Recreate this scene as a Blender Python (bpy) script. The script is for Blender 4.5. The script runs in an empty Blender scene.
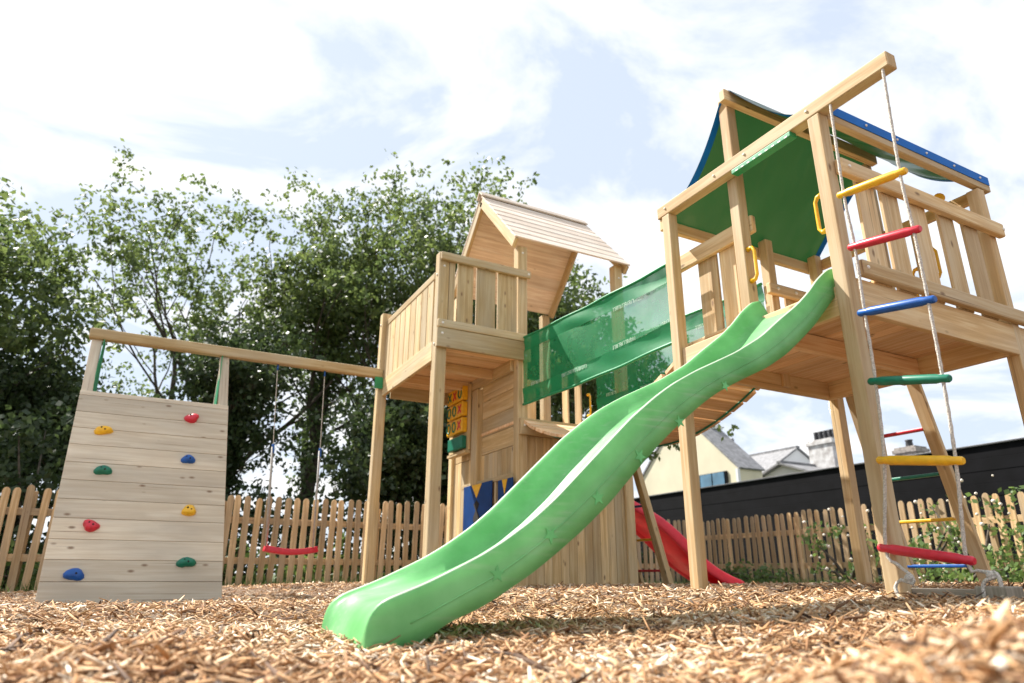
import bpy, bmesh, math, random
import numpy as np
from mathutils import Vector, Matrix
R_ = math.radians
random.seed(7)
scene = bpy.context.scene
COL = scene.collection

# ------------------------------------------------------------------ camera, light, exposure
YAW, PITCH, ROLL = R_(62.157), R_(19.121), R_(.266)
cam = bpy.data.cameras.new('camera')
cam.sensor_width = 36; cam.lens = 671.455/1024*36
cam.clip_start = .02; cam.clip_end = 2000
cam.dof.use_dof = True; cam.dof.focus_distance = 3.6; cam.dof.aperture_fstop = 2.2
co = bpy.data.objects.new('camera', cam); COL.objects.link(co)
F = Vector((math.cos(YAW)*math.cos(PITCH), math.sin(YAW)*math.cos(PITCH), math.sin(PITCH)))
R0 = Vector((math.sin(YAW), -math.cos(YAW), 0)); U0 = R0.cross(F)
RR = R0*math.cos(ROLL)+U0*math.sin(ROLL); UU = U0*math.cos(ROLL)-R0*math.sin(ROLL)
co.matrix_world = Matrix(((RR.x, UU.x, -F.x, 0), (RR.y, UU.y, -F.y, 0), (RR.z, UU.z, -F.z, .2), (0, 0, 0, 1)))
scene.camera = co
SUN = Vector((-.32, .57, .83)).normalized()
sl = bpy.data.lights.new('sun', 'SUN'); sl.energy = 4.3; sl.angle = R_(.5); sl.color = (1, .95, .87)
so = bpy.data.objects.new('sun', sl); COL.objects.link(so)
so.rotation_euler = SUN.to_track_quat('Z', 'Y').to_euler()
scene.view_settings.view_transform = 'Standard'; scene.view_settings.look = 'None'
scene.view_settings.exposure = 1.34; scene.view_settings.gamma = 1
w = bpy.data.worlds.new('World'); scene.world = w; w.use_nodes = True
nt = w.node_tree; N = nt.nodes; Lk = nt.links; N.clear()
out = N.new('ShaderNodeOutputWorld'); bg = N.new('ShaderNodeBackground'); bg.inputs[1].default_value = .092
sky = N.new('ShaderNodeTexSky'); sky.sky_type = 'NISHITA'; sky.sun_disc = False
sky.sun_elevation = math.asin(SUN.z); sky.sun_rotation = math.atan2(SUN.x, SUN.y)
sky.air_density = 1.0; sky.dust_density = 1.2; sky.ozone_density = 1.2
tc = N.new('ShaderNodeTexCoord'); sp = N.new('ShaderNodeSeparateXYZ'); Lk.new(tc.outputs['Generated'], sp.inputs[0])
def mth(op, a, b=None, c=None):
    n = N.new('ShaderNodeMath'); n.operation = op
    for i, v in enumerate((a, b, c)):
        if v is None: continue
        if isinstance(v, (int, float)): n.inputs[i].default_value = v
        else: Lk.new(v, n.inputs[i])
    return n.outputs[0]
den = mth('ADD', mth('MAXIMUM', sp.outputs[2], 0.0), .22)
cx_ = mth('DIVIDE', sp.outputs[0], den); cy_ = mth('DIVIDE', sp.outputs[1], den)
cb = N.new('ShaderNodeCombineXYZ'); Lk.new(cx_, cb.inputs[0]); Lk.new(cy_, cb.inputs[1])
n1 = N.new('ShaderNodeTexNoise'); n1.inputs['Scale'].default_value = 2.0; n1.inputs['Detail'].default_value = 7; n1.inputs['Roughness'].default_value = .58; n1.inputs['Distortion'].default_value = .5
mp = N.new('ShaderNodeMapping'); mp.inputs['Location'].default_value = (7.1, 4.4, 0); mp.inputs['Rotation'].default_value = (0, 0, R_(35)); mp.inputs['Scale'].default_value = (1.15, 1.45, 1)
Lk.new(cb.outputs[0], mp.inputs[0]); Lk.new(mp.outputs[0], n1.inputs['Vector'])
# thicker cloud around the sun side, thinner away from it
dt = N.new('ShaderNodeVectorMath'); dt.operation = 'DOT_PRODUCT'; Lk.new(tc.outputs['Generated'], dt.inputs[0]); dt.inputs[1].default_value = (-.75, .55, -.1)
bias = mth('MULTIPLY_ADD', dt.outputs['Value'], .0, n1.outputs[0])
rp = N.new('ShaderNodeValToRGB'); Lk.new(bias, rp.inputs[0])
rp.color_ramp.elements[0].position = .425; rp.color_ramp.elements[0].color = (.22, .22, .22, 1)
rp.color_ramp.elements[1].position = .60; rp.color_ramp.elements[1].color = (1, 1, 1, 1)
mx = N.new('ShaderNodeMix'); mx.data_type = 'RGBA'; Lk.new(rp.outputs[0], mx.inputs[0]); 
sb = N.new('ShaderNodeMix'); sb.data_type = 'RGBA'; sb.inputs[0].default_value = .86; Lk.new(sky.outputs[0], sb.inputs[6]); sb.inputs[7].default_value = (2.7, 3.25, 4.1, 1)
Lk.new(sb.outputs[2], mx.inputs[6]); mx.inputs[7].default_value = (5.4, 5.4, 5.4, 1)
Lk.new(mx.outputs[2], bg.inputs[0]); Lk.new(bg.outputs[0], out.inputs[0])

# ------------------------------------------------------------------ object helpers
def link(o): COL.objects.link(o); return o
def tag(o, label=None, cat=None, group=None, kind=None):
    if label: o['label'] = label
    if cat: o['category'] = cat
    if group: o['group'] = group
    if kind: o['kind'] = kind
    return o
def thing(name, label, cat, loc, group=None):
    o = link(bpy.data.objects.new(name, None)); o.location = loc; o.empty_display_size = .1
    return tag(o, label, cat, group)
def root_of(o):
    while o.parent: o = o.parent
    return o

class MB:
    """collects boxes, bars, tubes; build() links them as one mesh object"""
    def __init__(s): s.v = []; s.f = []; s.uv = []; s.t = []; s.sm = []; s.mi = []; s.cur = 0
    def face(s, idx, uvs=None, tone=0., smooth=False):
        s.f.append(tuple(idx)); s.uv.extend(uvs if uvs else [(0, 0)]*len(idx)); s.t.append(tone); s.sm.append(smooth); s.mi.append(s.cur)
    def bar(s, p, q, wd, ht, up=(0, 0, 1), tone=None, ext=0):
        """bar from p to q (centre line), wd across, ht along 'up'"""
        p = Vector(p); q = Vector(q); a = (q-p); L = a.length; a.normalize(); up = Vector(up)
        sd = a.cross(up).normalized(); up = sd.cross(a).normalized()
        p = p-a*ext; q = q+a*ext; L += 2*ext
        tone = random.random() if tone is None else tone
        ou, ov = random.random()*50, random.random()*50
        b = len(s.v)
        for e in (p, q):
            for (i, j) in ((-1, -1), (1, -1), (1, 1), (-1, 1)): s.v.append(e+sd*(i*wd/2)+up*(j*ht/2))
        wds = (wd, ht, wd, ht)
        for k in range(4):
            k2 = (k+1) % 4; vv = ov+k*1.37
            s.face((b+k, b+4+k, b+4+k2, b+k2), [(ou, vv), (ou+L, vv), (ou+L, vv+wds[k]), (ou, vv+wds[k])], tone)
        s.face((b+3, b+2, b+1, b), [(ou+7, ov), (ou+7, ov+wd), (ou+7+ht*.3, ov+wd), (ou+7+ht*.3, ov)], tone)
        s.face((b+4, b+5, b+6, b+7), [(ou+9, ov), (ou+9, ov+wd), (ou+9+ht*.3, ov+wd), (ou+9+ht*.3, ov)], tone)
        return s
    def box(s, x0, x1, y0, y1, z0, z1, tone=None):
        d = (x1-x0, y1-y0, z1-z0); m = max(range(3), key=lambda i: d[i]); c = ((x0+x1)/2, (y0+y1)/2, (z0+z1)/2)
        p = list(c); q = list(c); p[m] -= d[m]/2; q[m] += d[m]/2
        if m == 2: s.bar(p, q, d[0], d[1], (0, 1, 0), tone)
        elif m == 0: s.bar(p, q, d[1], d[2], (0, 0, 1), tone)
        else: s.bar(p, q, d[0], d[2], (0, 0, 1), tone)
        return s
    def tube(s, pts, r, n=8, tone=0., caps=True, closed=False):
        pts = [Vector(p) for p in pts]; K = len(pts); rs = r if isinstance(r, (list, tuple)) else [r]*K
        b = len(s.v); prev = None; lens = 0
        for i, p in enumerate(pts):
            if closed: t = pts[(i+1) % K]-pts[i-1]
            else: t = pts[min(i+1, K-1)]-pts[max(i-1, 0)]
            t.normalize()
            if prev is None: u = t.cross(Vector((.13, .3, .95))); u.normalize() if u.length > .01 else None
            else: u = prev-t*prev.dot(t)
            u.normalize(); prev = u; vv = t.cross(u)
            for k in range(n):
                a = 2*math.pi*k/n; s.v.append(p+(u*math.cos(a)+vv*math.sin(a))*rs[i])
        for i in range(K if closed else K-1):
            j = (i+1) % K; L = (pts[j]-pts[i]).length
            for k in range(n):
                k2 = (k+1) % n
                s.face((b+i*n+k, b+i*n+k2, b+j*n+k2, b+j*n+k), [(lens, k/n), (lens, (k+1)/n), (lens+L, (k+1)/n), (lens+L, k/n)], tone, True)
            lens += L
        if caps and not closed:
            s.face([b+k for k in range(n)][::-1], None, tone); s.face([b+(K-1)*n+k for k in range(n)], None, tone)
        return s
    def ball(s, c, r, n=10, m=7, sc=(1, 1, 1), tone=0., wob=0):
        c = Vector(c); b = len(s.v); s.v.append(c+Vector((0, 0, r*sc[2])))
        for i in range(1, m):
            th = math.pi*i/m
            for k in range(n):
                ph = 2*math.pi*k/n; rr = r*(1+wob*random.uniform(-1, 1))
                s.v.append(c+Vector((math.sin(th)*math.cos(ph)*rr*sc[0], math.sin(th)*math.sin(ph)*rr*sc[1], math.cos(th)*rr*sc[2])))
        s.v.append(c-Vector((0, 0, r*sc[2]))); e = len(s.v)-1
        for k in range(n):
            k2 = (k+1) % n
            s.face((b, b+1+k, b+1+k2), None, tone, True); s.face((e, b+1+(m-2)*n+k2, b+1+(m-2)*n+k), None, tone, True)
            for i in range(m-2): s.face((b+1+i*n+k, b+1+(i+1)*n+k, b+1+(i+1)*n+k2, b+1+i*n+k2), None, tone, True)
        return s
    def grid(s, P, tone=0., smooth=True, uvs=None):
        """P: rows of points"""
        b = len(s.v); n = len(P[0])
        for row in P: s.v.extend(Vector(p) for p in row)
        for i in range(len(P)-1):
            for j in range(n-1):
                s.face((b+i*n+j, b+i*n+j+1, b+(i+1)*n+j+1, b+(i+1)*n+j), [(i*.1, j*.1), (i*.1, j*.1+.1), (i*.1+.1, j*.1+.1), (i*.1+.1, j*.1)], tone, smooth)
        return s
    def poly(s, pts, thick, nrm, tone=0.):
        """flat polygon (points in order) extruded by thick along nrm"""
        nrm = Vector(nrm).normalized()*thick; b = len(s.v); n = len(pts)
        for p in pts: s.v.append(Vector(p))
        for p in pts: s.v.append(Vector(p)+nrm)
        s.face(list(range(b, b+n))[::-1], [(p[0]+p[1], p[2]) for p in pts][::-1], tone); s.face(list(range(b+n, b+2*n)), [(p[0]+p[1], p[2]) for p in pts], tone)
        for k in range(n):
            k2 = (k+1) % n; s.face((b+k, b+k2, b+n+k2, b+n+k), None, tone)
        return s
    def build(s, name, mat, parent=None, bevel=0, seg=2, fix=True):
        org = Vector(root_of(parent).location) if parent else Vector((0, 0, 0))
        me = bpy.data.meshes.new(name)
        me.from_pydata([tuple(v-org) for v in s.v], [], s.f)
        uvl = me.uv_layers.new(name='UVMap'); flat = np.array(s.uv, dtype=np.float32).ravel()
        uvl.data.foreach_set('uv', flat)
        at = me.attributes.new('tone', 'FLOAT', 'FACE'); at.data.foreach_set('value', np.array(s.t, dtype=np.float32))
        me.polygons.foreach_set('use_smooth', s.sm); me.polygons.foreach_set('material_index', s.mi)
        for m in (mat if isinstance(mat, (list, tuple)) else [mat]): me.materials.append(m)
        bm_ = bmesh.new(); bm_.from_mesh(me); bmesh.ops.recalc_face_normals(bm_, faces=bm_.faces[:]); bm_.to_mesh(me); bm_.free()
        me.update()
        o = link(bpy.data.objects.new(name, me))
        if parent: o.parent = parent
        if bevel:
            m = o.modifiers.new('bevel', 'BEVEL'); m.width = bevel; m.segments = seg; m.limit_method = 'ANGLE'; m.angle_limit = R_(40); m.harden_normals = False
        return o

def raw_mesh(name, V, Fc, mat, parent=None, tone=None, org=(0, 0, 0), smooth=False):
    """V (n,3) array, Fc (m,k) array of quads/tris"""
    me = bpy.data.meshes.new(name); V = np.asarray(V, dtype=np.float32)-np.array(org, dtype=np.float32); Fc = np.asarray(Fc, dtype=np.int32)
    k = Fc.shape[1]
    me.vertices.add(len(V)); me.vertices.foreach_set('co', V.ravel())
    me.loops.add(Fc.size); me.loops.foreach_set('vertex_index', Fc.ravel())
    me.polygons.add(len(Fc)); me.polygons.foreach_set('loop_start', np.arange(0, Fc.size, k, dtype=np.int32))
    me.polygons.foreach_set('loop_total', np.full(len(Fc), k, dtype=np.int32))
    if smooth: me.polygons.foreach_set('use_smooth', np.ones(len(Fc), dtype=bool))
    me.update(calc_edges=True); me.validate()
    if tone is not None:
        at = me.attributes.new('tone', 'FLOAT', 'FACE'); at.data.foreach_set('value', np.asarray(tone, dtype=np.float32))
    me.materials.append(mat)
    o = link(bpy.data.objects.new(name, me))
    if parent: o.parent = parent
    return o

# ------------------------------------------------------------------ materials
def newmat(name):
    m = bpy.data.materials.new(name); m.use_nodes = True; nt = m.node_tree
    return m, nt, nt.nodes, nt.links, nt.nodes['Principled BSDF']
def setp(b, **k):
    for n, v in k.items(): b.inputs[n.replace('_', ' ')].default_value = v
def ramp(nd, stops):
    cr = nd.color_ramp
    while len(cr.elements) < len(stops): cr.elements.new(.5)
    for e, (p, c) in zip(cr.elements, stops): e.position = p; e.color = (*c, 1)
def wood(name, base, light, dark, knot=1., rough=.75, vary=.35, bump=.25, knotc=(.16, .085, .04), grey=None, gamt=.6, crack=.75):
    m, nt, N, L, b = newmat(name)
    uv = N.new('ShaderNodeUVMap'); uv.uv_map = 'UVMap'
    def mapn(sc, loc=(0, 0, 0)):
        q = N.new('ShaderNodeMapping'); q.inputs['Scale'].default_value = sc; q.inputs['Location'].default_value = loc; L.new(uv.outputs[0], q.inputs[0]); return q
    a = N.new('ShaderNodeTexNoise'); a.inputs['Scale'].default_value = 1; a.inputs['Detail'].default_value = 5; a.inputs['Distortion'].default_value = .6; L.new(mapn((1.6, 34, 1)).outputs[0], a.inputs['Vector'])
    c = N.new('ShaderNodeTexNoise'); c.inputs['Scale'].default_value = 1; c.inputs['Detail'].default_value = 3; L.new(mapn((5, 190, 1)).outputs[0], c.inputs['Vector'])
    big = N.new('ShaderNodeTexNoise'); big.inputs['Scale'].default_value = 1; big.inputs['Detail'].default_value = 4; L.new(mapn((2.2, 5, 1), (4, 2, 0)).outputs[0], big.inputs['Vector'])
    ad = N.new('ShaderNodeMath'); ad.operation = 'MULTIPLY_ADD'; L.new(c.outputs[0], ad.inputs[0]); ad.inputs[1].default_value = .35; L.new(a.outputs[0], ad.inputs[2])
    ad2 = N.new('ShaderNodeMath'); ad2.operation = 'MULTIPLY_ADD'; L.new(big.outputs[0], ad2.inputs[0]); ad2.inputs[1].default_value = .5; L.new(ad.outputs[0], ad2.inputs[2])
    r = N.new('ShaderNodeValToRGB'); ramp(r, [(.58, dark), (.86, base), (1.0, light)]); 
    sub = N.new('ShaderNodeMath'); sub.operation = 'SUBTRACT'; L.new(ad2.outputs[0], sub.inputs[0]); sub.inputs[1].default_value = .05; L.new(sub.outputs[0], r.inputs[0])
    # knots
    v = N.new('ShaderNodeTexVoronoi'); v.feature = 'F1'; v.inputs['Scale'].default_value = 1; v.inputs['Randomness'].default_value = 1; L.new(mapn((5.2, 11, 1)).outputs[0], v.inputs['Vector'])
    kr = N.new('ShaderNodeValToRGB'); ramp(kr, [(.06, (1, 1, 1)), (.16, (0, 0, 0))]); L.new(v.outputs['Distance'], kr.inputs[0])
    sx = N.new('ShaderNodeSeparateColor'); L.new(v.outputs['Color'], sx.inputs[0])
    lt = N.new('ShaderNodeMath'); lt.operation = 'LESS_THAN'; L.new(sx.outputs[0], lt.inputs[0]); lt.inputs[1].default_value = .30*knot
    km = N.new('ShaderNodeMath'); km.operation = 'MULTIPLY'; L.new(kr.outputs[0], km.inputs[0]); L.new(lt.outputs[0], km.inputs[1])
    km2 = N.new('ShaderNodeMath'); km2.operation = 'MULTIPLY'; L.new(km.outputs[0], km2.inputs[0]); km2.inputs[1].default_value = .8
    at = N.new('ShaderNodeAttribute'); at.attribute_name = 'tone'
    vm = N.new('ShaderNodeMapRange'); L.new(at.outputs['Fac'], vm.inputs[0]); vm.inputs[3].default_value = 1-vary; vm.inputs[4].default_value = 1+vary*.45
    mul = N.new('ShaderNodeMix'); mul.data_type = 'RGBA'; mul.blend_type = 'MULTIPLY'; mul.inputs[0].default_value = 1; L.new(r.outputs[0], mul.inputs[6]); L.new(vm.outputs[0], mul.inputs[7])
    last = mul.outputs[2]
    if grey:
        g = N.new('ShaderNodeTexNoise'); g.inputs['Scale'].default_value = 1; g.inputs['Detail'].default_value = 6; L.new(mapn((1.1, 3.5, 1), (9, 3, 0)).outputs[0], g.inputs['Vector'])
        gr = N.new('ShaderNodeValToRGB'); ramp(gr, [(.40, (0, 0, 0)), (.68, (1, 1, 1))]); L.new(g.outputs[0], gr.inputs[0])
        gm = N.new('ShaderNodeMath'); gm.operation = 'MULTIPLY'; L.new(gr.outputs[0], gm.inputs[0]); gm.inputs[1].default_value = gamt
        mg = N.new('ShaderNodeMix'); mg.data_type = 'RGBA'; L.new(gm.outputs[0], mg.inputs[0]); L.new(last, mg.inputs[6]); mg.inputs[7].default_value = (*grey, 1); last = mg.outputs[2]
    mk = N.new('ShaderNodeMix'); mk.data_type = 'RGBA'; L.new(km2.outputs[0], mk.inputs[0]); L.new(last, mk.inputs[6]); mk.inputs[7].default_value = (*knotc, 1)
    ck = N.new('ShaderNodeTexNoise'); ck.inputs['Scale'].default_value = 1; ck.inputs['Detail'].default_value = 2; L.new(mapn((.9, 75, 1), (2, 7, 0)).outputs[0], ck.inputs['Vector'])
    cr = N.new('ShaderNodeMapRange'); L.new(ck.outputs[0], cr.inputs[0]); cr.inputs[1].default_value = .66; cr.inputs[2].default_value = .74; cr.inputs[3].default_value = 0; cr.inputs[4].default_value = crack
    mc = N.new('ShaderNodeMix'); mc.data_type = 'RGBA'; L.new(cr.outputs[0], mc.inputs[0]); L.new(mk.outputs[2], mc.inputs[6]); mc.inputs[7].default_value = (*knotc, 1)
    L.new(mc.outputs[2], b.inputs['Base Color']); setp(b, Roughness=rough)
    bp = N.new('ShaderNodeBump'); bp.inputs['Strength'].default_value = bump; bp.inputs['Distance'].default_value = .002; L.new(ad.outputs[0], bp.inputs['Height']); L.new(bp.outputs[0], b.inputs['Normal'])
    return m
def plain(name, col, rough=.5, noise=.12, scale=12, trans=0, spec=.5, bump=0, metal=0, stain=None):
    m, nt, N, L, b = newmat(name)
    tc = N.new('ShaderNodeTexCoord'); n = N.new('ShaderNodeTexNoise'); n.inputs['Scale'].default_value = scale; n.inputs['Detail'].default_value = 5; L.new(tc.outputs['Object'], n.inputs['Vector'])
    r = N.new('ShaderNodeValToRGB'); lo = tuple(c*(1-noise*1.5) for c in col); hi = tuple(min(1, c*(1+noise)) for c in (stain or col)); ramp(r, [(.3, lo), (.7, hi)]); L.new(n.outputs[0], r.inputs[0])
    L.new(r.outputs[0], b.inputs['Base Color']); setp(b, Roughness=rough, Metallic=metal); b.inputs['Specular IOR Level'].default_value = spec
    if bump:
        bp = N.new('ShaderNodeBump'); bp.inputs['Strength'].default_value = bump; bp.inputs['Distance'].default_value = .01; L.new(n.outputs[0], bp.inputs['Height']); L.new(bp.outputs[0], b.inputs['Normal'])
    if trans:
        o = N['Material Output']; t = N.new('ShaderNodeBsdfTranslucent'); L.new(r.outputs[0], t.inputs[0]); ms = N.new('ShaderNodeMixShader'); ms.inputs[0].default_value = trans
        L.new(b.outputs[0], ms.inputs[1]); L.new(t.outputs[0], ms.inputs[2]); L.new(ms.outputs[0], o.inputs[0])
    return m
WB = wood('pine_slide_tower', (.665, .445, .21), (.765, .575, .32), (.525, .325, .14), knot=1.6, grey=(.56, .47, .34), gamt=.55)
WA = wood('pine_playhouse', (.60, .425, .20), (.71, .55, .30), (.47, .315, .13), knot=1.9, grey=(.47, .42, .31), gamt=.6)
WD = wood('bounce_lit_deck_boards', (.80, .52, .28), (.88, .64, .40), (.62, .37, .17), knot=1.4, vary=.25)  # lighter, more orange pine: warm bounce from the chips put into the colour
WR = wood('roof_boards', (.72, .60, .49), (.82, .73, .63), (.58, .46, .36), knot=.5, vary=.2)
WC = wood('climbing_boards', (.66, .56, .42), (.73, .64, .50), (.58, .475, .345), knot=2.4, vary=.24, grey=(.40, .35, .28))
WF = wood('fence_wood', (.52, .35, .175), (.64, .46, .26), (.38, .24, .115), knot=.7, vary=.4, grey=(.33, .27, .2))
WG = wood('grey_weathered_timber', (.33, .29, .22), (.45, .40, .32), (.2, .17, .12), knot=.5)
GREEN = plain('green_slide_plastic', (.17, .56, .18), .40, .10, 5, trans=.30, stain=(.25, .62, .26))
def scuff(m, pale, amt):
    nt = m.node_tree; N = nt.nodes; L = nt.links; tc = N.new('ShaderNodeTexCoord')
    mp = N.new('ShaderNodeMapping'); mp.inputs['Scale'].default_value = (2.2, 70, 60); mp.inputs['Rotation'].default_value = (0, R_(38), 0); L.new(tc.outputs['Object'], mp.inputs[0])
    n = N.new('ShaderNodeTexNoise'); n.inputs['Scale'].default_value = 1; n.inputs['Detail'].default_value = 4; L.new(mp.outputs[0], n.inputs['Vector'])
    n2 = N.new('ShaderNodeTexNoise'); n2.inputs['Scale'].default_value = 4; n2.inputs['Detail'].default_value = 5; L.new(tc.outputs['Object'], n2.inputs['Vector'])
    a = N.new('ShaderNodeMapRange'); L.new(n.outputs[0], a.inputs[0]); a.inputs[1].default_value = .52; a.inputs[2].default_value = .75
    b = N.new('ShaderNodeMapRange'); L.new(n2.outputs[0], b.inputs[0]); b.inputs[1].default_value = .4; b.inputs[2].default_value = .7
    mu = N.new('ShaderNodeMath'); mu.operation = 'MULTIPLY'; L.new(a.outputs[0], mu.inputs[0]); L.new(b.outputs[0], mu.inputs[1]); m3 = N.new('ShaderNodeMath'); m3.operation = 'MULTIPLY'; L.new(mu.outputs[0], m3.inputs[0]); m3.inputs[1].default_value = amt
    bs = N['Principled BSDF']; src = bs.inputs['Base Color'].links[0].from_socket
    mx = N.new('ShaderNodeMix'); mx.data_type = 'RGBA'; L.new(m3.outputs[0], mx.inputs[0]); L.new(src, mx.inputs[6]); mx.inputs[7].default_value = (*pale, 1); L.new(mx.outputs[2], bs.inputs['Base Color'])
    ro = N.new('ShaderNodeMapRange'); L.new(n2.outputs[0], ro.inputs[0]); ro.inputs[3].default_value = .25; ro.inputs[4].default_value = .62; L.new(ro.outputs[0], bs.inputs['Roughness'])
scuff(GREEN, (.55, .66, .50), .55)
GREENLIT = plain('sunlit_green_rim', (.66, .78, .60), .4, .08, 14, trans=.2)  # near-white rim plastic: the sun highlight is painted into its colour
GREEN2 = plain('dark_green_mark', (.12, .47, .15), .4, .1, 9)
RED = plain('red_slide_plastic', (.80, .045, .085), .35, .1, 6, trans=.2)
REDP = plain('red_plastic', (.62, .02, .045), .38, .1, 30)
YEL = plain('yellow_plastic', (.85, .47, .015), .38, .08, 30)
BLUD = plain('dark_blue_shutter', (.003, .045, .19), .5, .15, 6, spec=.25)
BLU = plain('blue_plastic', (.005, .09, .38), .38, .1, 30)
TEAL = plain('green_plastic', (.005, .17, .10), .4, .12, 30)
SLEEVE = plain('grey_rope_sleeve', (.42, .40, .37), .7, .2, 60)
ROPE = plain('rope', (.62, .58, .52), .9, .25, 160, bump=.8)
STEEL = plain('steel', (.45, .45, .46), .35, .1, 40, metal=.9)
WHITE = plain('white_plastic', (.85, .84, .80), .5, .04, 20)
BOLT = plain('bolt_cap', (.8, .78, .72), .4, .04, 20)
DARK = plain('dark_hole', (.015, .013, .012), .9, .1, 20)
TRIM = plain('green_metal', (.01, .26, .10), .45, .12, 10)
def tarp():
    m, nt, N, L, b = newmat('green_tarpaulin')
    tc = N.new('ShaderNodeTexCoord'); n = N.new('ShaderNodeTexNoise'); n.inputs['Scale'].default_value = 2.2; n.inputs['Detail'].default_value = 3; L.new(tc.outputs['Object'], n.inputs['Vector'])
    wv = N.new('ShaderNodeTexWave'); wv.inputs['Scale'].default_value = 1.1; wv.inputs['Distortion'].default_value = 3; L.new(tc.outputs['Object'], wv.inputs['Vector'])
    r = N.new('ShaderNodeValToRGB'); ramp(r, [(.3, (.014, .060, .020)), (.7, (.020, .080, .026))]); L.new(n.outputs[0], r.inputs[0]); L.new(r.outputs[0], b.inputs['Base Color']); setp(b, Roughness=.32)
    bp = N.new('ShaderNodeBump'); bp.inputs['Strength'].default_value = .5; bp.inputs['Distance'].default_value = .03; ad = N.new('ShaderNodeMath'); ad.operation = 'ADD'; L.new(n.outputs[0], ad.inputs[0]); L.new(wv.outputs[0], ad.inputs[1]); L.new(ad.outputs[0], bp.inputs['Height']); L.new(bp.outputs[0], b.inputs['Normal'])
    t = N.new('ShaderNodeBsdfTranslucent'); t.inputs[0].default_value = (.03, .13, .035, 1); ms = N.new('ShaderNodeMixShader'); ms.inputs[0].default_value = .14
    L.new(b.outputs[0], ms.inputs[1]); L.new(t.outputs[0], ms.inputs[2]); L.new(ms.outputs[0], N['Material Output'].inputs[0])
    return m
TARP = tarp()
TBLUE = plain('blue_tarpaulin_hem', (.0, .13, .50), .6, .08, 8, spec=.2)
def netmat(name, dens, col):
    m, nt, N, L, b = newmat(name)
    b.inputs['Base Color'].default_value = (*col, 1); setp(b, Roughness=.6)
    tl = N.new('ShaderNodeBsdfTranslucent'); tl.inputs[0].default_value = (*col, 1)
    m1 = N.new('ShaderNodeMixShader'); m1.inputs[0].default_value = .45; L.new(b.outputs[0], m1.inputs[1]); L.new(tl.outputs[0], m1.inputs[2])
    tr = N.new('ShaderNodeBsdfTransparent'); m2 = N.new('ShaderNodeMixShader')
    tc = N.new('ShaderNodeTexCoord'); n = N.new('ShaderNodeTexNoise'); n.inputs['Scale'].default_value = 7; L.new(tc.outputs['Object'], n.inputs['Vector'])
    mr = N.new('ShaderNodeMapRange'); L.new(n.outputs[0], mr.inputs[0]); mr.inputs[1].default_value = .3; mr.inputs[2].default_value = .7; mr.inputs[3].default_value = dens-.05; mr.inputs[4].default_value = dens+.05
    L.new(mr.outputs[0], m2.inputs[0]); L.new(tr.outputs[0], m2.inputs[1]); L.new(m1.outputs[0], m2.inputs[2]); L.new(m2.outputs[0], N['Material Output'].inputs[0])
    return m
NETM = netmat('green_net_mesh', .70, (.012, .27, .095))
NETB = netmat('green_net_band', .93, (.01, .24, .085))
FADED = plain('faded_print', (.42, .58, .46), .7, .2, 40)
def leafmat(name, a, b_, trans=.42):
    m, nt, N, L, b = newmat(name)
    at = N.new('ShaderNodeAttribute'); at.attribute_name = 'tone'; r = N.new('ShaderNodeValToRGB'); ramp(r, [(0, a), (1, b_)]); L.new(at.outputs['Fac'], r.inputs[0])
    L.new(r.outputs[0], b.inputs['Base Color']); setp(b, Roughness=.45)
    t = N.new('ShaderNodeBsdfTranslucent'); hs = N.new('ShaderNodeHueSaturation'); hs.inputs['Value'].default_value = 1.5; hs.inputs['Hue'].default_value = .485; L.new(r.outputs[0], hs.inputs['Color']); L.new(hs.outputs[0], t.inputs[0])
    ms = N.new('ShaderNodeMixShader'); ms.inputs[0].default_value = trans; L.new(b.outputs[0], ms.inputs[1]); L.new(t.outputs[0], ms.inputs[2]); L.new(ms.outputs[0], N['Material Output'].inputs[0])
    return m
LEAF = leafmat('ash_leaves', (.045, .082, .026), (.13, .18, .05), .5)
LEAFD = leafmat('dark_leaves', (.022, .044, .017), (.06, .095, .03), .38)
LEAFL = leafmat('bright_weeds', (.06, .12, .03), (.14, .22, .06))
BARK = plain('bark', (.085, .07, .052), .95, .4, 14, bump=.8)
def chipmat():
    m, nt, N, L, b = newmat('wood_chips')
    at = N.new('ShaderNodeAttribute'); at.attribute_name = 'tone'; r = N.new('ShaderNodeValToRGB')
    ramp(r, [(0, (.07, .04, .025)), (.2, (.25, .12, .05)), (.45, (.44, .235, .10)), (.66, (.57, .355, .185)), (.86, (.68, .50, .32)), (1, (.80, .70, .56))]); r.color_ramp.interpolation = 'LINEAR'; L.new(at.outputs['Fac'], r.inputs[0])
    tc = N.new('ShaderNodeTexCoord'); n = N.new('ShaderNodeTexNoise'); n.inputs['Scale'].default_value = 90; n.inputs['Detail'].default_value = 3; L.new(tc.outputs['Object'], n.inputs['Vector'])
    mr = N.new('ShaderNodeMapRange'); L.new(n.outputs[0], mr.inputs[0]); mr.inputs[3].default_value = .6; mr.inputs[4].default_value = 1.35
    mu = N.new('ShaderNodeMix'); mu.data_type = 'RGBA'; mu.blend_type = 'MULTIPLY'; mu.inputs[0].default_value = 1; L.new(r.outputs[0], mu.inputs[6]); L.new(mr.outputs[0], mu.inputs[7]); L.new(mu.outputs[2], b.inputs['Base Color'])
    setp(b, Roughness=.8); return m
CHIP = chipmat()
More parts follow.
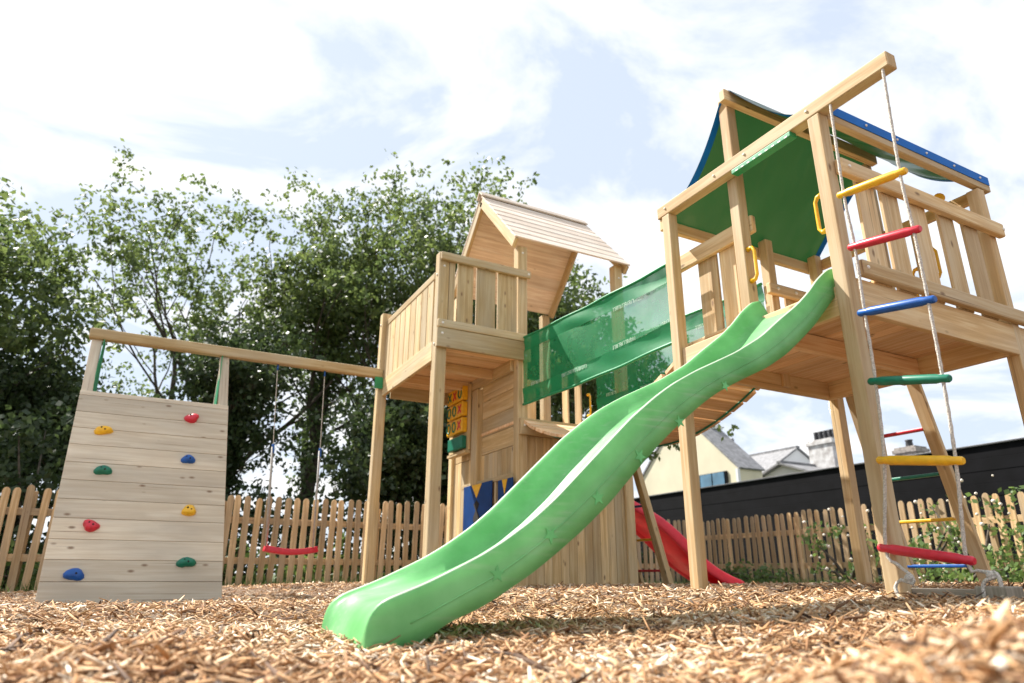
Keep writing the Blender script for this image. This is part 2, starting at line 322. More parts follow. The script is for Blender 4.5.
def groundmat():
    m, nt, N, L, b = newmat('bark_ground')
    tc = N.new('ShaderNodeTexCoord')
    def ns(sc, d=6, st=(1, 1, 1)):
        mp = N.new('ShaderNodeMapping'); mp.inputs['Scale'].default_value = st; L.new(tc.outputs['Object'], mp.inputs[0])
        n = N.new('ShaderNodeTexNoise'); n.inputs['Scale'].default_value = sc; n.inputs['Detail'].default_value = d; n.inputs['Roughness'].default_value = .7; L.new(mp.outputs[0], n.inputs['Vector']); return n
    a = ns(45, 6, (1, 2.2, 1)); r = N.new('ShaderNodeValToRGB'); ramp(r, [(.34, (.05, .03, .018)), (.5, (.16, .095, .055)), (.62, (.36, .24, .15)), (.8, (.55, .42, .3))]); L.new(a.outputs[0], r.inputs[0])
    # distance from the play area: grass
    sp = N.new('ShaderNodeSeparateXYZ'); L.new(tc.outputs['Object'], sp.inputs[0])
    def mm(op, x, y):
        q = N.new('ShaderNodeMath'); q.operation = op
        for i, v in enumerate((x, y)):
            if isinstance(v, (int, float)): q.inputs[i].default_value = v
            else: L.new(v, q.inputs[i])
        return q.outputs[0]
    gx = mm('GREATER_THAN', sp.outputs[0], 8.0); gy = mm('GREATER_THAN', sp.outputs[1], 9.3); gm = mm('MAXIMUM', gx, gy)
    g = ns(9, 6); gr = N.new('ShaderNodeValToRGB'); ramp(gr, [(.3, (.03, .05, .015)), (.7, (.09, .12, .04))]); L.new(g.outputs[0], gr.inputs[0])
    mx = N.new('ShaderNodeMix'); mx.data_type = 'RGBA'; L.new(gm, mx.inputs[0]); L.new(r.outputs[0], mx.inputs[6]); L.new(gr.outputs[0], mx.inputs[7]); L.new(mx.outputs[2], b.inputs['Base Color'])
    setp(b, Roughness=.9); bp = N.new('ShaderNodeBump'); bp.inputs['Strength'].default_value = .9; bp.inputs['Distance'].default_value = .02; L.new(a.outputs[0], bp.inputs['Height']); L.new(bp.outputs[0], b.inputs['Normal'])
    return m

# ------------------------------------------------------------------ ground
GP = np.array([(0, 0, 0), (-1.5, 2, 0), (.8, 2.2, -.005), (0, 6.1, -.035), (-1.5, 6, .0), (1, 4.5, .03), (2.9, 3.2, .11), (2.9, 2.0, .15), (4.9, 2.6, .14), (4.4, 3.2, .13), (4.2, 5.5, .10), (2.1, 7.1, .09), (3, 7, .1),
               (8.4, 5, .03), (1, 9.6, .03), (-3, 9, 0), (8.8, 8.8, .03), (3.0, 1.1, .10), (6.5, 6.3, .07), (1.5, 1.45, -.03), (1.3, 1.9, -.02), (2.2, 2.0, .07), (2.5, 1.3, .11), (2.95, 1.5, .10), (2, -1, .05), (6, 1, .1), (9, 0, .05), (-4, -3, 0), (4, -5, 0), (12, 12, 0)], float)
BUMPS = [(.95, .50, .095, .19), (1.22, .60, .06, .20), (.02, 1.75, .04, .2), (-.9, 2.6, .02, .3), (3.6, 1.5, .03, .3), (.6, .55, .02, .15), (-.25, 1.15, .02, .2), (-.6, 1.4, .03, .25), (2.0, 1.3, .01, .3)]
_rng = np.random.RandomState(3)
_W = [(_rng.uniform(2, 14), _rng.uniform(0, 6.28), _rng.uniform(0, 6.28)) for _ in range(16)]
def zg(x, y, fine=True):
    x = np.asarray(x, float); y = np.asarray(y, float); ws = np.full(x.shape, .004); zs = np.zeros(x.shape)
    for (a, b, c) in GP:
        q = np.exp(-((x-a)**2+(y-b)**2)/(2*.78**2)); ws = ws+q; zs = zs+q*c
    z = zs/ws
    for (a, b, h, s) in BUMPS: z = z+h*np.exp(-((x-a)**2+(y-b)**2)/(2*s*s))
    if fine:
        e = 0
        for (k, th, ph) in _W: e = e+np.sin((x*math.cos(th)+y*math.sin(th))*k+ph)/k
        z = z+e*.012*np.clip(1.5-np.hypot(x-3, y-4)/18, 0, 1)
    return z
def axis(c, n, lo, hi):
    t = np.linspace(-1, 1, n); s = np.sinh(t*6.2)/np.sinh(6.2); return np.where(s < 0, c+s*(c-lo), c+s*(hi-c))
gx = axis(1.6, 241, -160, 220); gy = axis(2.2, 241, -160, 220)
GX, GY = np.meshgrid(gx, gy, indexing='ij'); GZ = zg(GX, GY); n = 241
V = np.stack([GX, GY, GZ], -1).reshape(-1, 3); i = np.arange(n-1)[:, None]*n+np.arange(n-1)[None]; i = i.ravel()
gr = raw_mesh('ground', V, np.stack([i, i+n, i+n+1, i+1], 1), groundmat(), smooth=True); tag(gr, kind='structure')

# bark chips: thin bent slivers
def chips(name, count, sampler, lmin, lmax, seed, label, lift=.0, wr=(.1, .34), dark=0):
    r = np.random.RandomState(seed); xy = sampler(r, count); x, y = xy[:, 0], xy[:, 1]; n = len(x)
    # keep chips out of walls and posts is not needed: they bury the feet
    z = zg(x, y)
    Lh = (lmin+(lmax-lmin)*r.rand(n)**2.2)/2; Wd = Lh*r.uniform(wr[0], wr[1], n); Th = np.minimum(Wd*.45, r.uniform(.0006, .0022, n))
    az = r.uniform(0, 2*math.pi, n); tl = r.normal(0, .26, n); rl = r.normal(0, .5, n)
    a = np.stack([np.cos(az)*np.cos(tl), np.sin(az)*np.cos(tl), np.sin(tl)], 1); s = np.stack([-np.sin(az), np.cos(az), 0*az], 1); u = np.cross(a, s)
    s2 = s*np.cos(rl)[:, None]+u*np.sin(rl)[:, None]; u2 = np.cross(a, s2)
    c = np.stack([x, y, z+lift+np.abs(np.sin(tl))*Lh*.55+r.rand(n)**2*.012], 1)
    bend = r.normal(0, .12, n)*Lh; vs = []
    for (k, wf) in ((-1, .35), (0, 1.), (1, .5)):
        m = c+a*(Lh*k)[:, None]+u2*(bend*(1 if k == 0 else 0))[:, None]; ww = Wd*wf*(1+.3*r.normal(0, 1, n)*(k == 0))
        vs += [m-s2*ww[:, None]+u2*(Th)[:, None], m+s2*ww[:, None]+u2*(Th)[:, None], m+s2*ww[:, None]*.9-u2*Th[:, None], m-s2*ww[:, None]*.9-u2*Th[:, None]]
    V = np.stack(vs, 1).reshape(-1, 3); b = np.arange(n)[:, None]*12; fc = []
    for g in (0, 4):
        for k in range(4): k2 = (k+1) % 4; fc.append(np.stack([b[:, 0]+g+k, b[:, 0]+g+k2, b[:, 0]+g+4+k2, b[:, 0]+g+4+k], 1))
    fc.append(np.stack([b[:, 0]+3, b[:, 0]+2, b[:, 0]+1, b[:, 0]], 1)); fc.append(np.stack([b[:, 0]+8, b[:, 0]+9, b[:, 0]+10, b[:, 0]+11], 1))
    Fc = np.stack(fc, 1).reshape(-1, 4); pat = np.sin(x*5.1+y*2.3)+np.sin(y*7.3-x*3.1+1)+np.sin(x*11.7+2)*np.sin(y*9.1); tone = np.clip(r.beta(1.6, 1.2, n)+.05-dark+pat*.055, 0, 1); tone = np.repeat(tone, 10)
    o = raw_mesh(name, V, Fc, CHIP, tone=tone); tag(o, label, 'bark chips', kind='stuff'); return o
def polar(dmin, dmax, power, half):
    def f(r, n):
        d = (dmin**power+(dmax**power-dmin**power)*r.rand(n))**(1/power); l = d*r.uniform(-half, half, n)
        return np.stack([d*math.cos(YAW)+l*math.sin(YAW), d*math.sin(YAW)-l*math.cos(YAW)], 1)
    return f
def clip_area(f):
    def g(r, n):
        p = f(r, n); k = (p[:, 0] < 8.2) & (p[:, 1] < 9.3); return p[k]
    return g
chips('bark_chips', 62000, clip_area(polar(.5, 2.9, 1.5, 1.05)), .008, .068, 11, 'loose pale and brown bark chips covering the play area nearest the camera', wr=(.07, .24))
chips('bark_chips', 95000, clip_area(polar(2.4, 10.5, 1.3, 1.0)), .014, .072, 12, 'bark chips spread around and behind the feet of the play towers', wr=(.08, .28))
def heap(r, n):
    k = r.randint(0, len(BUMPS), n); B = np.array(BUMPS)[k]; return np.stack([B[:, 0]+r.normal(0, 1, n)*B[:, 3]*.8, B[:, 1]+r.normal(0, 1, n)*B[:, 3]*.8], 1)
chips('bark_chips', 7500, heap, .02, .10, 13, 'larger brown bark pieces heaped up close to the camera', lift=.004, wr=(.05, .17), dark=.16)

def shred(r, n):
    K = 90; c = polar(.75, 4.5, 1.5, .95)(r, K); sc = r.uniform(.04, .22, K); k = r.randint(0, K, n); return c[k]+r.normal(0, 1, (n, 2))*sc[k][:, None]
chips('bark_chips', 15000, clip_area(shred), .015, .12, 14, 'darker stringy shreds of bark matted in clumps among the pale chips', lift=.002, wr=(.03, .13), dark=.27)

# ------------------------------------------------------------------ slide tower (right)
X1, X4, Y1, Y3, Y2, W = 2.913, 4.414, 3.167, 1.930, 2.600, .075
H1, HD = 2.605, 1.590
st = thing('slide_tower', 'tall open pine play tower with green tarpaulin roof, carrying the green slide', 'play tower', (3.7, 2.6, .12))
BV = .005
def one(name, parent, mat, fn, bevel=BV, label=None):
    m = MB(); fn(m); o = m.build(name, mat, parent, bevel)
    if label: o['label'] = label
    return o
def bolt(c, nrm, parent, r=.011):
    m = MB(); c = Vector(c); n = Vector(nrm); m.tube([c, c+n*.004, c+n*.008], [r, r, r*.5], 10); return m.build('bolt_cap', BOLT, parent)
post_B = {}
for key, (x, y, z0, z1) in dict(P1=(X1, Y1, -.1, H1), P2=(X1+W+.002, Y2+.015, HD-.15, 3.235), P3=(X1, Y3, -.1, H1), P4=(X4, Y3, -.1, H1-.03), P5=(X4, Y1, -.1, H1+.03), P6=(X4, Y2+.02, HD-.15, 3.17), P7=(3.86, Y1-.002, HD-.12, 2.64), P8=(X4, 2.33, HD+.002, 2.5)).items():
    post_B[key] = one('post', st, WB, lambda m: m.box(x, x+W, y, y+W, z0, z1), .006)
one('swing_beam', st, WB, lambda m: m.box(X1-.002, X1+W-.002, 1.517, 3.285, H1+.001, H1+.088), .006)
one('ridge_beam', st, WB, lambda m: m.box(X1+.01, X4+.07, Y2-.034, Y2+.014, 3.15, 3.235), .005)
one('eave_rail', st, WB, lambda m: m.box(X1+.01, X4+.1, Y1+W+.001, Y1+W+.04, 2.515, 2.60))
one('eave_rail', st, WB, lambda m: m.box(X1+W+.002, X4+.16, Y3-.002, Y3+.043, 2.585, 2.672))
one('top_rail', st, WB, lambda m: m.box(X4+W+.001, X4+W+.04, Y3+.05, Y1+W, 2.53, 2.61))
one('hand_rail', st, WB, lambda m: m.box(X1+.156, X1+.196, 2.60, 3.32, 2.233, 2.35), .01)
one('hand_rail', st, WB, lambda m: m.box(X1+.055, 4.52, Y3-.045, Y3-.001, 2.222, 2.315), .012)
one('hand_rail', st, WB, lambda m: m.box(3.80, X4+.0, Y1-.045, Y1-.003, 2.165, 2.25), .008)
one('hand_rail', st, WB, lambda m: m.box(X4-.042, X4-.001, 2.62, Y1-.0, 2.13, 2.22), .008)
one('low_rail', st, WB, lambda m: m.box(X1+.078, 4.70, Y3-.045, Y3-.001, 1.632, 1.718), .012)
one('low_rail', st, WB, lambda m: m.box(X1+.156, X1+.196, 2.6, 3.32, 1.61, 1.69), .008)
one('deck_edge_board', st, WB, lambda m: m.box(X1+W+.002, 4.68, Y3+.001, Y3+.04, 1.44, 1.628))
one('deck_edge_board', st, WB, lambda m: m.box(X4-.045, X4-.002, Y3+.042, Y1+.062, 1.44, 1.594))
one('deck_edge_board', st, WB, lambda m: m.box(X1+W+.002, X4-.046, Y1+.022, Y1+.062, 1.44, 1.594))
one('deck_edge_board', st, WB, lambda m: m.box(X1+.02, X1+.06, Y3+W+.002, Y1-.002, 1.44, 1.60))
one('joist', st, WD, lambda m: m.box(X1+.062, X4-.046, 2.50, 2.545, 1.455, 1.562))
def deckB(m):
    xs = X1+.062; 
    while xs < X4-.05:
        m.box(xs, min(xs+.094, X4-.048), Y3+.042, Y1+.02, 1.566, 1.59); xs += .098
one('deck', st, WD, deckB, .002)
for (a, b) in ((3.135, 3.285), (3.345, 3.50), (3.60, 3.79), (3.88, 4.06), (4.13, 4.31)):
    one('railing_slat', st, WB, lambda m: m.box(a, a+.148, Y3+.0005, Y3+.02, 1.63, 2.30), .003)
for (a, b) in ((2.965, 3.135), (2.80, 2.935)):
    one('railing_slat', st, WB, lambda m: m.box(X1+.197, X1+.217, a, b, 1.60, 2.3), .003)
one('railing_slat', st, WB, lambda m: m.box(4.0, 4.14, Y1-.002, Y1+.018, 1.60, 2.2), .003)
for (x, y, z) in ((4.07, Y1-.045, 2.21), (3.88, Y1-.045, 2.21)): bolt((x, y, z), (0, -1, 0), st, .014)
for x in (X1-.002,):
    for (y, z) in ((2.0, 2.655), (2.46, 2.655), (2.72, 2.65), (3.2, 2.655)): bolt((x, y, z), (-1, 0, 0), st, .009)
for (x, z) in ((3.03, 1.675), (4.64, 1.675), (4.64, 1.52), (3.03, 2.27), (4.5, 2.27)): bolt((x, Y3-.045 if z != 1.52 else Y3+.001, z), (0, -1, 0), st, .011)
# tarpaulin roof
def tarpside(y0, z0, y1, z1, sag, pull=.05):
    P = []
    for i in range(29):
        u = i/28; x = X1+.05+u*(X4+.10-X1-.02); row = []
        for j in range(25):
            v = j/24; wv = math.sin(v*math.pi)
            row.append((x + (pull*wv*(1-2*u)), y0+(y1-y0)*v, z0+(z1-z0)*v - sag*wv*(1.+.25*math.cos(u*6.28)) + .006*math.sin(u*21+v*5)*wv))
        P.append(row)
    return P
def hemrows(P, end):
    rows = P[:2] if end == 0 else P[-2:]
    a = [Vector(p) for p in (rows[0] if end == 0 else rows[-1])]; b = [Vector(p) for p in (rows[1] if end == 0 else rows[0])]
    return [[p+Vector((0, 0, .004)) for p in a], [p+Vector((0, 0, .004)) for p in b]]
PL = tarpside(Y2+.02, 3.245, Y1+W+.045, 2.59, .03); PR = tarpside(Y2-.03, 3.245, Y3-.004, 2.676, .09)
canopy = MB().grid(PL).grid(PR).build('roof_canopy', TARP, st)
for P in (PL, PR):
    a = [[Vector(p)+(Vector(q)-Vector(p)).normalized()*0 for p, q in zip(P[0], P[1])], [Vector(p)+Vector((.05, 0, 0)) for p in P[0]]]
    e = [[Vector(p) for p in P[-1]], [Vector(p)-Vector((.05, 0, 0)) for p in P[-1]]]
    up = Vector((0, 0, -.004))
    MB().grid([[p+up for p in r] for r in a]).build('hem', TBLUE, canopy); MB().grid([[p+up for p in r] for r in e]).build('hem', TBLUE, canopy)
hb = MB(); hb.box(X1+.085, X4+.15, Y3-.007, Y3-.0025, 2.628, 2.682); hb.box(X1+.085, X4+.15, Y3-.007, Y3+.04, 2.6825, 2.687); hb.build('hem', TBLUE, canopy)
for k in range(6): bolt((X1+.12+k*.285, Y3-.007, 2.655), (0, -1, 0), canopy, .008)
# green padded strip under the beam
g = MB(); g.box(X1-.006, X1+.05, 2.118, 2.57, 2.572, 2.603); gs = g.build('beam_guard', TRIM, st, .004)
g = MB()
for k in range(9): g.box(X1-.0075, X1-.0062, 2.14+k*.047, 2.16+k*.047, 2.576, 2.584)
g.build('guard_slot', WHITE, gs)
# grab handles
def handle(c, out, parent, h=.21, mat=YEL, name='grab_handle'):
    c = Vector(c); o = Vector(out); z = Vector((0, 0, 1)); d = .045
    pts = [c-z*h/2+o*.004, c-z*h/2+o*d*.8, c-z*h*.38+o*d*1.15, c+z*h*.38+o*d*1.15, c+z*h/2+o*d*.8, c+z*h/2+o*.004]
    m = MB(); m.tube(pts, [.018, .012, .0105, .0105, .012, .018], 8); return m.build(name, mat, parent)
handle((X1+W+.03, Y2+.015, 1.99), (0, -1, 0), st); handle((X1+.03, Y3+W, 2.03), (0, 1, 0), st)
handle((X4+.03, 2.33, 2.20), (0, -1, 0), st); handle((X4+.03, 2.33+W, 2.1), (0, 1, 0), st)
# telescope clipped on the inside of the rail
m = MB(); m.tube([(4.28, 2.10, 2.55), (4.36, 2.17, 2.56)], [.035, .035], 12); m.tube([(4.36, 2.17, 2.56), (4.42, 2.22, 2.565)], [.027, .027], 12); m.tube([(4.34, 2.15, 2.52), (4.32, 2.02, 2.33)], .014, 8); m.build('toy_telescope', YEL, st, .002)
# ladder on the far side
lad = MB(); lad.bar((4.50, 2.66, 1.60), (4.885, 2.60, -.08), .085, .035, (1, 0, .2)); lo = lad.build('ladder', WB, st, .004)
lo['label'] = 'sloping wooden ladder with coloured rungs behind the tower'
lad = MB(); lad.bar((4.50, 3.13, 1.60), (4.885, 3.10, -.08), .085, .035, (1, 0, .2)); lad.build('stile', WB, lo, .004)
for z, mt in ((1.15, REDP), (.85, TEAL), (.56, YEL), (.265, BLU)):
    x = 4.50+(1.60-z)/1.68*.385; m = MB(); m.box(x-.02, x+.02, 2.68, 3.10, z-.011, z+.011); m.build('rung', mt, lo, .006)

# green slide
SP = [ # x, rim z, bed z, bottom z
 (2.985, 1.722, 1.600, 1.590), (2.93, 1.710, 1.575, 1.545), (2.83, 1.628, 1.480, 1.445), (2.74, 1.532, 1.385, 1.355), (2.64, 1.445, 1.300, 1.272), (2.51, 1.350, 1.215, 1.170), (2.37, 1.240, 1.120, 1.085), (2.2, 1.138, 1.035, 1.005), (2.05, 1.064, .962, .928),
 (1.955, 1.018, .912, .866), (1.82, .942, .815, .765), (1.73, .880, .740, .690), (1.60, .778, .625, .570), (1.475, .662, .500, .448), (1.35, .545, .390, .345), (1.25, .452, .310, .272), (1.156, .376, .250, .208), (1.06, .312, .203, .152), (.97, .260, .170, .103), (.85, .205, .143, .058), (.79, .178, .132, .02), (.74, .159, .125, -.02), (.69, .141, .117, -.03), (.66, .131, .104, -.03), (.64, .123, .078, -.03), (.625, .108, .035, -.03), (.612, .085, -.015, -.03), (.604, .05, -.025, -.03), (.602, -.02, -.028, -.03)]
def interp(SP, n):
    A = np.array(SP)[::-1]; out = []
    d = np.concatenate([[0], np.cumsum(np.hypot(np.diff(A[:, 0]), np.diff(A[:, 1])))]); t = np.linspace(0, d[-1], n)
    # Catmull-like smoothing by repeated averaging of a dense linear interpolation
    B = np.stack([np.interp(t, d, A[:, k]) for k in range(4)], 1)
    for _ in range(4):
        C = B.copy(); C[1:-1] = (B[:-2]+2*B[1:-1]+B[2:])/4; B = C
    return B
def slide_mesh(SP, yn, yf, dirx=1, x0=0, dz=0):
    B = interp(SP, 150); m = MB(); rings = []; Wd = yf-yn
    for x, zr, zb, zo in B:
        zi = zb-.02
        prof = [(0, zo), (0.0, zo+(zr-zo)*.35), (.004, zo+(zr-zo)*.7), (.006, zr-.018), (.008, zr-.005), (.013, zr), (.020, zr-.001), (.026, zr-.006), (.034, zr-.02), (.056, (zr+zb)/2), (.072, zb+.02), (.10, zb+.004), (.15, zb), (Wd/2, zb-.004)]
        full = prof+[(Wd-a, z) for a, z in prof[-2::-1]]
        full += [(Wd-.014, zo), (Wd-.018, max(zo+.002, min(zr-.03, (zr+zb)/2))), (Wd-.06, max(zo+.004, zi)), (.06, max(zo+.004, zi)), (.018, max(zo+.002, min(zr-.03, (zr+zb)/2))), (.014, zo)]
        rings.append([(x0+dirx*x, yn+a, z+dz) for a, z in full])
    b = len(m.v); k = len(rings[0]); NP = 27
    for rg in rings: m.v.extend(Vector(p) for p in rg)
    for i in range(len(rings)-1):
        for j in range(k):
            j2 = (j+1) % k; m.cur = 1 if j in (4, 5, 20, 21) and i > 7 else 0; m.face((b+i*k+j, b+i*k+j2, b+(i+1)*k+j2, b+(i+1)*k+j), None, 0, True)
    m.cur = 0; m.face(range(b, b+k), None); m.face(list(range(b+(len(rings)-1)*k, b+len(rings)*k))[::-1], None)
    return m
SLY0, SLY1 = 2.025, 2.565
gsl = thing('slide', 'long wavy green plastic slide running from the tarpaulin roofed tower towards the camera', 'slide', (.8, 2.29, 0))
chute = slide_mesh(SP, SLY0, SLY1).build('chute', [GREEN, GREENLIT], gsl)
sm_ = chute.modifiers.new('weld', 'WELD'); sm_.merge_threshold = .0004
Bs = interp(SP, 60); MB().tube([(x, SLY0+.001, zo+(zr-zo)*.42) for x, zr, zb, zo in Bs if x > .72], .0028, 6).build('mould_seam', GREEN, gsl)
def star(cx, cz, r, rot, y=SLY0-.0005):
    m = MB(); pts = []
    for k in range(10):
        a = rot+k*math.pi/5; q = r if k % 2 == 0 else r*.42; pts.append((cx+q*math.cos(a), y, cz+q*math.sin(a)))
    m.poly(pts, .0016, (0, -1, 0)); return m
for k, (cx, cz, r) in enumerate(((1.02, .20, .028), (1.22, .325, .03), (1.42, .46, .03), (1.62, .625, .03), (1.83, .78, .028), (2.1, .965, .026))):
    star(cx, cz, r, k*.7+.3).build('embossed_star', GREEN2, gsl)

# rope ladder hanging from the beam end
rl = thing('rope_ladder', 'white rope ladder with coloured rungs hanging from the jutting beam end', 'rope ladder', (2.9, 1.7, .1))
XR = 2.885
def rope(pts, r=.0075, sub=8):
    """twisted rope through points"""
    P = [Vector(p) for p in pts]; o = []
    for i in range(len(P)-1):
        p0 = P[max(i-1, 0)]; p1 = P[i]; p2 = P[i+1]; p3 = P[min(i+2, len(P)-1)]; nn = max(2, int((p2-p1).length/.02))
        for k in range(nn):
            t = k/nn; o.append(.5*((2*p1)+(p2-p0)*t+(2*p0-5*p1+4*p2-p3)*t*t+(3*p1-p0-3*p2+p3)*t**3))
    o.append(P[-1]); m = MB(); rs = [r*(1+.13*math.sin(i*1.9)) for i in range(len(o))]; m.tube(o, rs, 7); return m
rungs = [((XR, 1.871, 2.042), (XR, 1.538, 1.992), YEL), ((XR, 1.863, 1.741), (XR, 1.532, 1.684), REDP), ((XR, 1.872, 1.394), (XR, 1.534, 1.341), BLU), ((XR, 1.880, 1.055), (XR, 1.543, .985), TEAL), ((XR, 1.905, .693), (XR, 1.561, .643), YEL), ((XR, 1.970, .317), (XR, 1.60, .258), REDP)]
lp = [(X1+.01, 1.86, 2.62)]+[tuple(Vector(a)+Vector((0, -.02, 0))) for a, b, c in rungs]; rp_ = [(X1+.01, 1.555, 2.62)]+[tuple(Vector(b)+Vector((0, .02, 0))) for a, b, c in rungs]
rope(lp+[(XR-.01, 1.90, .245), (XR-.02, 1.842, .20), (XR-.03, 1.835, .17), (XR-.03, 1.885, .185), (XR-.04, 1.91, .155), (XR-.05, 1.89, .115), (XR-.09, 1.842, .105), (XR-.12, 1.84, .085), (XR-.16, 1.86, .08)]).build('rope', ROPE, rl)
rope(rp_+[(XR, 1.585, .222), (XR-.01, 1.54, .215), (XR-.01, 1.516, .20), (XR-.02, 1.545, .19), (XR-.02, 1.565, .17), (XR-.03, 1.565, .11)]).build('rope', ROPE, rl)
rope([(XR-.01, 1.545, .20), (XR-.01, 1.52, .215), (XR-.015, 1.505, .19), (XR-.02, 1.503, .10)]).build('rope', ROPE, rl)
m = MB(); m.ball((XR-.025, 1.852, .19), .018, wob=.15); m.ball((XR-.01, 1.535, .205), .017, wob=.15); m.build('knot', ROPE, rl)
for a, b, mt in rungs:
    a = Vector(a); b = Vector(b); d = (b-a).normalized(); m = MB()
    m.tube([a-d*.012, a-d*.004, a+d*.035, a+d*.05, b-d*.05, b-d*.035, b+d*.004, b+d*.012], [.013, .018, .018, .0215, .0215, .018, .018, .013], 12); m.build('rung', mt, rl)

# ------------------------------------------------------------------ playhouse tower (left)
A1, A2, A5, YA, YF, WW = 2.097, 2.950, 4.161, 5.453, 7.020, .105
pt = thing('playhouse_tower', 'pine playhouse tower with steep boarded roof, balcony and closed lower walls', 'play tower', (3.1, 6.2, .1))
for (x, y, z0, z1) in ((A1, YA, -.1, 3.13), (A1-.045, YF+.04, -.1, 3.04), (A2, YA, -.1, 3.40), (A5, YA, -.1, 3.46), (A2, YF, -.1, 3.4), (A5, YF, -.1, 3.4), (A1+.03, YA+.11, -.1, 2.06)):
    one('post', pt, WA, lambda m: m.box(x, x+(WW if z1 > 2.1 else .07), y, y+(WW if z1 > 2.1 else .09), z0, z1), .012)
one('post', pt, WA, lambda m: m.box(A2-.035, A2+.07, 6.30, 6.44, -.1, 2.07), .01)
# balcony
one('hand_rail', pt, WA, lambda m: m.box(A1+.004, A2+.125, YA-.045, YA-.001, 3.03, 3.114), .014)
one('low_rail', pt, WA, lambda m: m.box(A1-.005, A2+.125, YA-.045, YA-.001, 2.345, 2.425), .012)
one('deck_edge_board', pt, WA, lambda m: m.box(A1-.008, A2+.12, YA-.04, YA-.002, 2.155, 2.34), .005)
one('hand_rail', pt, WA, lambda m: m.box(A1+.0, A1+.05, YA+.11, YF+.038, 2.872, 2.955), .014)
one('deck_edge_board', pt, WA, lambda m: m.box(A1+.0, A1+.035, YA+.107, YF+.038, 2.055, 2.245), .005)
one('deck_edge_board', pt, WA, lambda m: m.box(A1+.107, A2-.002, YF+.04, YF+.08, 2.05, 2.2), .005)
one('deck_edge_board', pt, WA, lambda m: m.box(A2-.03, A2+.01, YA+.11, YF-.002, 2.075, 2.195), .005)
for (a, b) in ((2.205, 2.262), (2.29, 2.455), (2.49, 2.695), (2.72, 2.935)): one('railing_slat', pt, WA, lambda m: m.box(a, b, YA+.001, YA+.022, 2.34, 3.10), .003)
for k in range(9): one('railing_slat', pt, WA, lambda m: m.box(A1+.006, A1+.026, 5.60+k*.163, 5.60+k*.163+.148, 2.21, 2.9), .003)
one('joist', pt, WD, lambda m: m.box(A1+.04, A2-.03, 5.95, 5.99, 2.09, 2.185), .003)
one('joist', pt, WD, lambda m: m.box(A1+.04, A2-.03, 6.5, 6.54, 2.09, 2.185), .003)
def bal(m):
    y = YA+.03
    while y < YF-.02: m.box(A1+.036, A2+.12, y, y+.143, 2.188, 2.212); y += .1445
one('balcony_floor', pt, WD, bal, .002)
for (x, z) in ((A1+.04, 2.385), (A1+.04, 2.285), (A2+.09, 2.385), (A2+.06, 2.20), (A2+.095, 3.07)): bolt((x, YA-.045 if z > 2.3 else YA-.04, z), (0, -1, 0), pt, .013)
for (x, y, z) in ((A1+.05, YA-.001, 2.98), (A5+.05, YA-.042, 1.51), (A5+.05, YA-.001, 3.3), (A2+.05, YA-.001, 3.32)): bolt((x, y, z), (0, -1, 0), pt, .012)
for (y, z) in ((YF+.09, 2.9), (YF+.09, 2.31), (YF+.09, 2.15), (YA+.05, 2.2), (YA+.05, 2.9)): bolt((A1-.046 if y > 6 else A1-.0005, y, z), (-1, 0, 0), pt, .012)
# house floor (deck at slide height), walls
def hfl(m):
    y = YA+.01
    while y < YF: m.box(A2+.02, A5+.08, y, y+.11, HD-.03, HD-.002); y += .115
one('house_floor', pt, WD, hfl, .002)
def lw(m):
    z = 1.36
    while z < 2.09: m.box(A2+.03, A2+.052, 5.56, 6.30, z, min(z+.182, 2.10)); z += .187
    m.box(A2+.03, A2+.052, 6.44, YF, 1.36, 2.10)
side = one('side_wall', pt, WA, lw, .003)
def lwv(m):
    y = 5.56
    while y < 7.0:
        z1 = 1.355; z0 = -.08
        if 5.56 <= y < 6.66: z0 = 1.06
        m.box(A2+.03, A2+.052, y, min(y+.094, 7.02), z0, z1); y += .097
    y = 5.56
    while y < 6.66: m.box(A2+.03, A2+.052, y, y+.094, -.08, .47); y += .097
one('lower_side_wall', pt, WA, lwv, .003)
def nw(m):
    x = A2+.11
    while x < A5-.01: m.box(x, min(x+.086, A5-.002), YA+.03, YA+.052, -.08, 1.435); x += .089
one('front_wall', pt, WA, nw, .003)
one('bridge_beam', pt, WA, lambda m: m.box(A2+.005, A5+.1, YA-.042, YA-.001, 1.432, 1.588), .006); bolt((A2+.05, YA-.042, 1.52), (0, -1, 0), pt, .013)
def rw(m):
    y = YF-.9
    while y < YF-.01: m.box(A5+.03, A5+.052, y, y+.09, -.08, 1.5); y += .094
one('end_wall', pt, WA, rw, .003)
def bw(m):
    x = A2+.11
    while x < A5-.01: m.box(x, min(x+.086, A5-.002), YF+.03, YF+.052, -.08, 1.5); x += .089
one('back_wall', pt, WA, bw, .003)
# back railing seen under the net
for a in (3.30, 3.62, 3.93): one('railing_slat', pt, WA, lambda m: m.box(a, a+.13, YF+.02, YF+.04, 1.5, 2.45), .003)
one('hand_rail', pt, WA, lambda m: m.box(A2+.1, A5+.1, YF-.03, YF+.015, 2.40, 2.48), .01)
for a in (6.25, 6.52): one('railing_slat', pt, WA, lambda m: m.box(A5+.03, A5+.05, a, a+.12, 1.5, 2.45), .003)
handle((A5+.04, 6.12, 2.0), (0, -1, 0), pt, .24)
handle((A2+.06, YF-.02, 2.0), (0, -1, 0), pt, .24)
